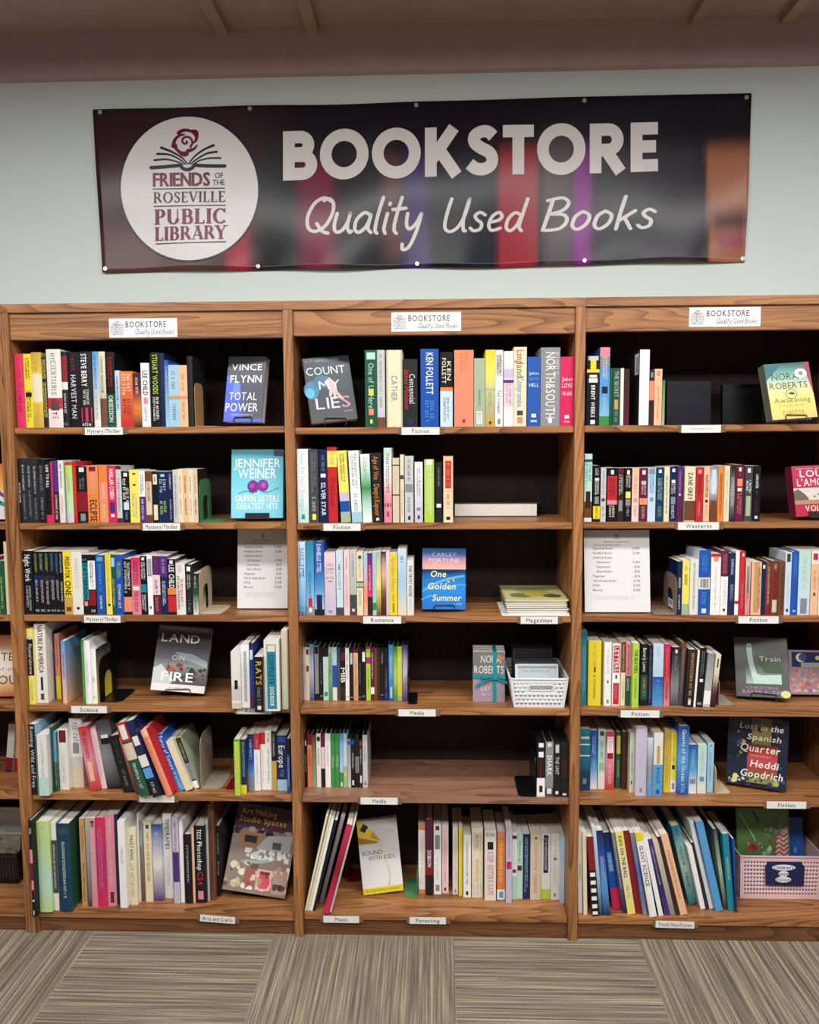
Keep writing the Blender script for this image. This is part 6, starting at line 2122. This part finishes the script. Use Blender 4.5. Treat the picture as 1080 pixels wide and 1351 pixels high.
# ------------------------------------------------------------------ paperbacks tied with a teal ribbon
zs = Z['U2'][4]
xl, yl = UZ(623.6, 926, zs)
xr, _ = UZ(665.5, 926, zs)
w = xr - xl
h = U(644, 860, yl)[1] - zs
e = empty('book_bundle', (xl, yl, zs + 0.0006))
e.rotation_euler = (0, 0, R(-2))
tag(e, 'bundle of grey and mauve paperbacks tied with a teal ribbon bow beside the white basket', 'book bundle')
ths = (0.03, 0.028, 0.03)
y0 = 0.0
for k, th in enumerate(ths):
    mb = MB()
    c = 0.0007
    cv = srgb(['6d6f70', '8a5a50', '5a6a74'][k])
    mb.box((0, y0, 0), (w, y0 + c, h), cv)
    mb.box((0, y0 + th - c, 0), (w, y0 + th, h), cv)
    mb.box((0, y0 + c, 0), (c, y0 + th - c, h), cv)
    if k == 0:
        art(mb, w, h, [('rect', 0, 0, 1, 0.5, 'a493a0'), ('rect', 0, 0.5, 1, 1, '77797a'), ('blot', 0, 0.02, 1, 0.4, ['a898a8', '9a8a98', 'b0a0a8'], 14, 21), ('blot', 0, 0.5, 1, 0.98, ['6a6e70', '808486', '727878'], 14, 22),
                       ('txt', 'NORA', 0.56, 0.78, 0.62, 0.15, 'e6e6e2', 0), ('txt', 'ROBERTS', 0.5, 0.57, 0.92, 0.15, 'e6e6e2', 0), ('ell', 0.86, 0.88, 0.09, 0.05, 'd8704a'), ('txt', 'BAY', 0.4, 0.22, 0.3, 0.1, 'd8ccd4', 0), ('scr', 4, 0.42, 0.12, 0.26, 0.06, 'd8ccd4')])
    o = mb.build('paperback', M_MATTE, e)
    pg = MB()
    pg.box((c + 0.0001, y0 + c + 0.0001, 0.0006), (w - 0.0006, y0 + th - c - 0.0001, h - 0.0006))
    pg.build('pages', M_PAGES, o)
    y0 += th + 0.0003
mb = MB()
D = y0
rw = 0.012
xm = w * 0.68
for a, b in (((xm - rw / 2, -0.0022, -0.0), (xm + rw / 2, -0.0012, h + 0.0015)), ((xm - rw / 2, -0.0022, h + 0.0003), (xm + rw / 2, D + 0.002, h + 0.0015)), ((xm - rw / 2, D + 0.0008, 0), (xm + rw / 2, D + 0.002, h + 0.0015))):
    mb.box(a, b)
zb = h * 0.5
for a, b in (((-0.0015, -0.0026, zb - rw / 2), (w + 0.0015, -0.0016, zb + rw / 2)), ((-0.0015, -0.0026, zb - rw / 2), (-0.0005, D + 0.002, zb + rw / 2)), ((w + 0.0005, -0.0026, zb - rw / 2), (w + 0.0015, D + 0.002, zb + rw / 2)), ((-0.0015, D + 0.001, zb - rw / 2), (w + 0.0015, D + 0.002, zb + rw / 2))):
    mb.box(a, b)


def band3(pts, wd):
    for i in range(len(pts) - 1):
        a, b = Vector(pts[i]), Vector(pts[i + 1])
        for s in (0.0, 0.0006):
            q = [(a.x, a.y - s, a.z - wd / 2), (b.x, b.y - s, b.z - wd / 2), (b.x, b.y - s, b.z + wd / 2), (a.x, a.y - s, a.z + wd / 2)]
            mb.face(q)


band3([(xm, -0.004, zb), (xm - 0.02, -0.014, zb + 0.006), (xm - 0.04, -0.013, zb + 0.002), (xm - 0.044, -0.006, zb - 0.004), (xm - 0.02, -0.004, zb)], 0.011)
band3([(xm, -0.004, zb), (xm + 0.018, -0.014, zb + 0.005), (xm + 0.034, -0.012, zb + 0.001), (xm + 0.036, -0.006, zb - 0.004), (xm, -0.004, zb)], 0.011)
band3([(xm, -0.005, zb), (xm - 0.03, -0.009, zb - 0.008), (xm - 0.062, -0.007, zb - 0.03)], 0.011)
band3([(xm, -0.005, zb), (xm + 0.02, -0.009, zb - 0.006), (xm + 0.042, -0.007, zb - 0.018)], 0.011)
mb.box((xm - 0.006, -0.009, zb - 0.007), (xm + 0.006, -0.002, zb + 0.007))
mb.build('ribbon', M_RIBBON, e)


# ------------------------------------------------------------------ baskets
def basket(name, label, loc, wt, wb, dp, h, mat, rows, cols, slot, style, handle=None, rotz=0.0, extra=None):
    """tapering moulded basket with rows of moulded weave, a rolled rim and real openings; origin at front left foot"""
    e = empty(name, loc)
    e.rotation_euler = (0, 0, rotz)
    tag(e, label, 'basket')
    fl = (wt - wb) / 2
    th = 0.0022

    def corner(f):
        k = f
        return fl * (1 - k), 0.5 * fl * (1 - k)
    mb = MB()
    # walls as a lattice: front, right, back, left

    def wall(p0, p1, q0, q1, inward, n, withhandle):
        """p bottom edge, q top edge; cells with slots cut through"""
        p0, p1, q0, q1, inward = map(Vector, (p0, p1, q0, q1, inward))

        def pt(u, v, s):
            return (p0 * (1 - u) + p1 * u) * (1 - v) + (q0 * (1 - u) + q1 * u) * v + inward * s

        def quad(u0, v0, u1, v1, bump=0.0):
            o_ = [pt(u0, v0, 0), pt(u1, v0, 0), pt(u1, v1, 0), pt(u0, v1, 0)]
            if bump:
                m0, m1 = pt((u0 * 0.85 + u1 * 0.15), v0 * 0.85 + v1 * 0.15, -bump), pt((u0 * 0.15 + u1 * 0.85), v0 * 0.85 + v1 * 0.15, -bump)
                m2, m3 = pt((u0 * 0.15 + u1 * 0.85), v0 * 0.15 + v1 * 0.85, -bump), pt((u0 * 0.85 + u1 * 0.15), v0 * 0.15 + v1 * 0.85, -bump)
                mm = [m0, m1, m2, m3]
                mb.face(mm)
                for a in range(4):
                    b = (a + 1) % 4
                    mb.face([o_[a], o_[b], mm[b], mm[a]])
            else:
                mb.face(o_)
            i_ = [pt(u0, v0, th), pt(u0, v1, th), pt(u1, v1, th), pt(u1, v0, th)]
            mb.face(i_)

        def hole(u0, v0, u1, v1):
            for (a, b, c, d) in ((u0, v0, u1, v0), (u1, v0, u1, v1), (u1, v1, u0, v1), (u0, v1, u0, v0)):
                mb.face([pt(a, b, 0), pt(c, d, 0), pt(c, d, th), pt(a, b, th)])
        v_lo, v_hi = 0.1, 0.93
        quad(0, 0, 1, v_lo)
        quad(0, v_hi, 1, 1)
        m = 0.05
        quad(0, v_lo, m, v_hi)
        quad(1 - m, v_lo, 1, v_hi)
        for j in range(rows):
            a, b = v_lo + (v_hi - v_lo) * j / rows, v_lo + (v_hi - v_lo) * (j + 1) / rows
            sh = (0.5 if j % 2 else 0.0) if style == 'weave' else 0.0
            vb = a + (b - a) * slot[1]
            for i in range(-1, n + 1):
                u0 = m + (1 - 2 * m) * (i + sh) / n
                u1 = m + (1 - 2 * m) * (i + 1 + sh) / n
                u0, u1 = max(u0, m), min(u1, 1 - m)
                if u1 - u0 < 1e-4:
                    continue
                if withhandle and a < handle[3] and b > handle[2] and u1 > handle[0] and u0 < handle[1]:
                    # solid plate around the hand hole
                    x0, x1 = max(u0, handle[0]), min(u1, handle[1])
                    cx, cv = (handle[0] + handle[1]) / 2, (handle[2] + handle[3]) / 2
                    if u0 < x0:
                        quad(u0, a, x0, b)
                    if x1 < u1:
                        quad(x1, a, u1, b)
                    if a < handle[2]:
                        quad(x0, a, x1, handle[2])
                    if b > handle[3]:
                        quad(x0, handle[3], x1, b)
                    continue
                uc = u0 + (u1 - u0) * slot[0]
                quad(u0, vb, u1, b, 0.0012)
                quad(uc, a, u1, vb)
                hole(u0, a, uc, vb)
        if withhandle:
            n2 = 10
            u0, u1, v0, v1 = handle
            ring = []
            rr = (v1 - v0) / 2
            au = rr * h / wt
            for q in range(-90, 91, 18):
                ring.append((u1 - au + au * math.cos(R(q)), (v0 + v1) / 2 + rr * math.sin(R(q))))
            for q in range(90, 271, 18):
                ring.append((u0 + au + au * math.cos(R(q)), (v0 + v1) / 2 + rr * math.sin(R(q))))
            mb.tube([pt(u, v, -0.0005) for u, v in ring], 0.002, 6, True)
    b_ = [(fl, fl * 0.5, 0), (fl + wb, fl * 0.5, 0), (fl + wb, dp - fl * 0.5, 0), (fl, dp - fl * 0.5, 0)]
    t_2 = [(0, 0, h), (wt, 0, h), (wt, dp, h), (0, dp, h)]
    inn = [(0, 1, 0), (-1, 0, 0), (0, -1, 0), (1, 0, 0)]
    nd = max(3, int(cols * dp / wt))
    for k in range(4):
        j = (k + 1) % 4
        wall(b_[k], b_[j], t_2[k], t_2[j], inn[k], cols if k % 2 == 0 else nd, handle is not None and k == 0)
    body = mb.build('body', mat, e)
    mb = MB()
    mb.face([tuple(Vector(p) + Vector((0, 0, 0.001))) for p in b_][::-1])
    mb.face([tuple(Vector(p) + Vector((0, 0, 0.003))) for p in b_])
    mb.build('bottom', mat, e)
    mb = MB()
    r = 0.0035
    c = 0.012
    path = []
    for (x, y), (a0) in (((c, c), 180), ((wt - c, c), 270), ((wt - c, dp - c), 0), ((c, dp - c), 90)):
        for q in range(0, 91, 30):
            path.append((x + c * math.cos(R(a0 + q)), y + c * math.sin(R(a0 + q)), h))
    mb.tube(path, r, 8, True)
    mb.build('rim', mat, e)
    return e


zs = Z['U2'][4]
xl, yl = UZ(681.5, 934, zs)
xr, _ = UZ(747.5, 934, zs)
wtop = U(752.3, 896, yl - 0.005)[0] - U(675, 896.6, yl - 0.005)[0]
hb = U(714, 896.5, yl - 0.005)[1] - zs
wb_ = xr - xl
BX, BYY, BD = min(xl - (wtop - wb_) / 2, INX['U2'][1] - wtop - 0.005), yl - 0.004, 0.245
basket('storage_basket', 'white woven plastic basket holding clear disc cases on the fourth middle shelf', (BX, BYY, zs + 0.0008), wtop, wb_, BD, hb, M_WHITEPL, 6, 11, (0.6, 0.36), 'weave', handle=(0.31, 0.75, 0.6, 0.79))
JW = 0.142
DISCS = [(0.03, 0.055, 'f', 'clear disc case with a pale insert, frontmost in the white basket', 'b9c2c4'), (0.052, 0.052, 'c', 'disc case with a grey insert, second from the front in the white basket', '8f9a9c'),
         (0.072, 0.05, 'c', 'disc case with a dark insert, third from the front in the white basket', '2c2e33'), (0.095, 0.05, 'c', 'disc case with a black insert, fourth from the front in the white basket', '222226'),
         (0.135, 0.072, 'd', 'taller dark case standing in the middle of the white basket', '1c1d24'), (0.165, 0.074, 'd', 'tall black case near the back of the white basket', '17171c'), (0.195, 0.082, 'd', 'tallest navy-topped case at the back of the white basket', '2c3442')]
for k, (dy, zt, kd, lab, cc) in enumerate(DISCS):
    mb = MB()
    hh = 0.125 if kd != 'd' else 0.15
    ww = JW if kd != 'd' else 0.135
    tt = 0.010
    mb.box((0, 0, 0), (ww, tt, hh), srgb('d4dadb' if kd == 'f' else '3a3b40'))
    art(mb, ww, hh, [('rect', 0.05, 0.03, 0.98, 0.97, cc)] + ([('scr', 12, 0.5, 0.8, 0.6, 0.05, '70787c'), ('scr', 12, 0.5, 0.55, 0.5, 0.04, '8a9296'), ('rect', 0.06, 0.9, 0.97, 0.96, '8f989a')] if kd == 'f' else []))
    o = mb.build('disc_case', M_GLOSS)
    o.location = (BX + (wtop - ww) / 2 - 0.002 + (0.004 if k % 2 else 0), BYY + dy, zs + 0.0085)
    o.rotation_euler = (R(-14), 0, 0)
    tag(o, lab, 'disc case', 'disc cases in the white basket')

zs = Z['U3'][6]
xl, yl = UZ(974.5, 1186, zs)
hb = U(974, 1130, yl)[1] - zs
basket('storage_basket', 'pale pink plastic basket with a navy sign on the bottom right shelf', (xl, yl, zs + 0.0008), INX['U3'][1] - xl - 0.008, INX['U3'][1] - xl - 0.018, min(0.2, DEEP - 0.02 - yl), hb, M_PINKPL, 9, 24, (0.5, 0.5), 'grid')
PBX, PBY, PBZ = xl, yl, zs
x0, z0 = U(1008, 1168, yl - 0.006)
x1, z1 = U(1061, 1137, yl - 0.006)
o = empty('basket_sign', (x0, yl - 0.0075, z0))
tag(o, 'small navy paper sign with white wording fixed to the front of the pink basket', 'sign')
w, h = x1 - x0, z1 - z0
mb = MB()
mb.face([(0.004, 0, 0.002), (w, 0, 0), (w, 0, h * 0.8), (w * 0.9, 0, h), (w * 0.08, 0, h), (0, 0, h * 0.8)], srgb('1d2550'))
mb.face([(0.004, 0.001, 0.002), (0, 0.001, h * 0.8), (w * 0.08, 0.001, h), (w * 0.9, 0.001, h), (w, 0.001, h * 0.8), (w, 0.001, 0)], srgb('1d2550'))
for cv, hw, tx in ((0.76, 0.3, "Children's"), (0.5, 0.13, 'non'), (0.26, 0.2, 'fiction')):
    mb.face([(w * 0.47 + hw * w * math.cos(q), -0.0003, h * cv + h * 0.125 * math.sin(q)) for q in [2 * math.pi * i / 20 for i in range(20)]], srgb('eceaf0'))
    pl, W = text_polys(tx, 1)
    put(mb, pl, lambda a, b: (w * 0.47 - hw * w * 0.85 + a / W * hw * w * 1.7, -0.0005, h * (cv - 0.07) + b * h * 0.14), srgb('2a3160'))
mb.build('card', M_MATTE, o)


def in_basket(name, label, px0, px1, pyt, y, spec, base, T, lean, yaw=0.0):
    zb = PBZ + 0.006
    xl = max(U(px0, 1120, y)[0], PBX + 0.012)
    w = min(U(px1, 1120, y)[0], INX['U3'][1] - 0.03) - xl
    mat = Matrix.Translation((xl, y, zb + T * math.sin(R(lean)))) @ Matrix.Rotation(R(yaw), 4, 'Z') @ Matrix.Rotation(R(-lean), 4, 'X')
    lo, hi = 0.05, 0.45
    for _ in range(30):
        h = (lo + hi) / 2
        if PR(mat @ Vector((w / 2, 0, h)))[1] > pyt:
            lo = h
        else:
            hi = h
    mb = MB()
    mb.box((0, 0, 0), (w, T, h), srgb(base))
    art(mb, w, h, spec)
    o = mb.build(name, M_GLOSS)
    o.matrix_world = mat
    tag(o, label, 'book', 'picture books in the pink basket')


in_basket('picture_book', 'green picture book showing a ball game and a striped flag in the pink basket', 962, 1046, 1066, PBY + 0.035, [
    ('rect', 0, 0, 1, 1, '4d7a3c'), ('poly', [(0.02, 0.3), (0.02, 0.9), (0.5, 1), (0.9, 1), (0.9, 0.8), (0.5, 0.75), (0.2, 0.6)], '567f3e'), ('line', [(0.08, 0.92), (0.26, 0.72), (0.36, 0.6)], 0.012, 'd8e4d0'), ('poly', [(0.3, 0.96), (0.42, 0.8), (0.44, 0.84), (0.34, 0.98)], '1f2a1c'),
    ('blot', 0.5, 0.66, 0.96, 0.88, ['8a9a8c', '5a6a58', 'a8b0a4', '7a8474'], 26, 31), ('blot', 0.2, 0.3, 0.66, 0.62, ['b03a3c', '9aa8a0', '8a2f3c', 'c8ccc4', '5a4a4c'], 24, 32), ('poly', [(0.7, 0.34), (0.96, 0.34), (0.98, 0.78), (0.78, 0.72)], 'd8b8b8')] +
    [('line', [(0.72, 0.38 + 0.055 * k), (0.8, 0.42 + 0.055 * k), (0.88, 0.38 + 0.055 * k), (0.96, 0.42 + 0.055 * k)], 0.03, 'a83a44') for k in range(6)], '4d7a3c', 0.012, 10)
in_basket('picture_book', 'blue picture book leaning behind the green one in the pink basket', 1020, 1064, 1078, PBY + 0.085, [('rect', 0, 0, 1, 1, '2f62b8'), ('blot', 0.3, 0.3, 1, 0.95, ['4a7ac8', '7a9ad0', '3a6abc'], 12, 34)], '2f62b8', 0.012, 9)

# dark wire basket in the cut-off bookcase
zs = Z['U0'][6]
xr_, yr_ = UZ(24, 1166, zs)
mb = MB()
xr_ = min(xr_, INX['U0'][1] - 0.006)
e = empty('wire_basket', (xr_ - 0.3, yr_, zs + 0.001))
tag(e, 'black slatted basket at the edge of the photo on the bottom shelf', 'basket')
hb = U(10, 1128, yr_)[1] - zs
for k in range(25):
    x = 0.3 * k / 24
    mb.box((x - 0.004, 0, 0), (x + 0.004, 0.003, hb - 0.004))
    if k < 16:
        yy = 0.004 + 0.122 * k / 15
        mb.box((0.297, yy - 0.004, 0), (0.3, yy + 0.004, hb - 0.004))
        mb.box((0, yy - 0.004, 0), (0.003, yy + 0.004, hb - 0.004))
    mb.box((x - 0.004, 0.127, 0), (x + 0.004, 0.13, hb - 0.004))
mb.build('slats', M_BLACK, e)
mb = MB()
mb.tube([(0, 0, hb), (0.3, 0, hb), (0.3, 0.13, hb), (0, 0.13, hb)], 0.004, 8, True)
mb.build('rim', M_BLACK, e)
mb = MB()
mb.box((0, 0, 0), (0.3, 0.13, 0.003))
mb.build('bottom', M_BLACK, e)
for (ya, ht, cc, lab, sp) in ((0.02, 0.155, '8a8274', 'grey-brown booklet leaning in the black slatted basket', [('blot', 0.3, 0.5, 0.98, 0.95, ['5a544a', 'a09886', '6f685c'], 18, 41)]), (0.06, 0.235, 'd4d0cc', 'white booklet standing at the back of the black slatted basket', [('scr', 9, 0.8, 0.62, 0.3, 0.03, '6a6a6c')])):
    mb = MB()
    mb.box((0, 0, 0), (0.22, 0.008, ht), srgb(cc))
    art(mb, 0.22, ht, sp)
    o = mb.build('picture_book', M_GLOSS)
    o.location = (xr_ - 0.228, yr_ + ya, zs + 0.006)
    o.rotation_euler = (R(-10), 0, 0)
    tag(o, lab, 'book', 'booklets in the black slatted basket')
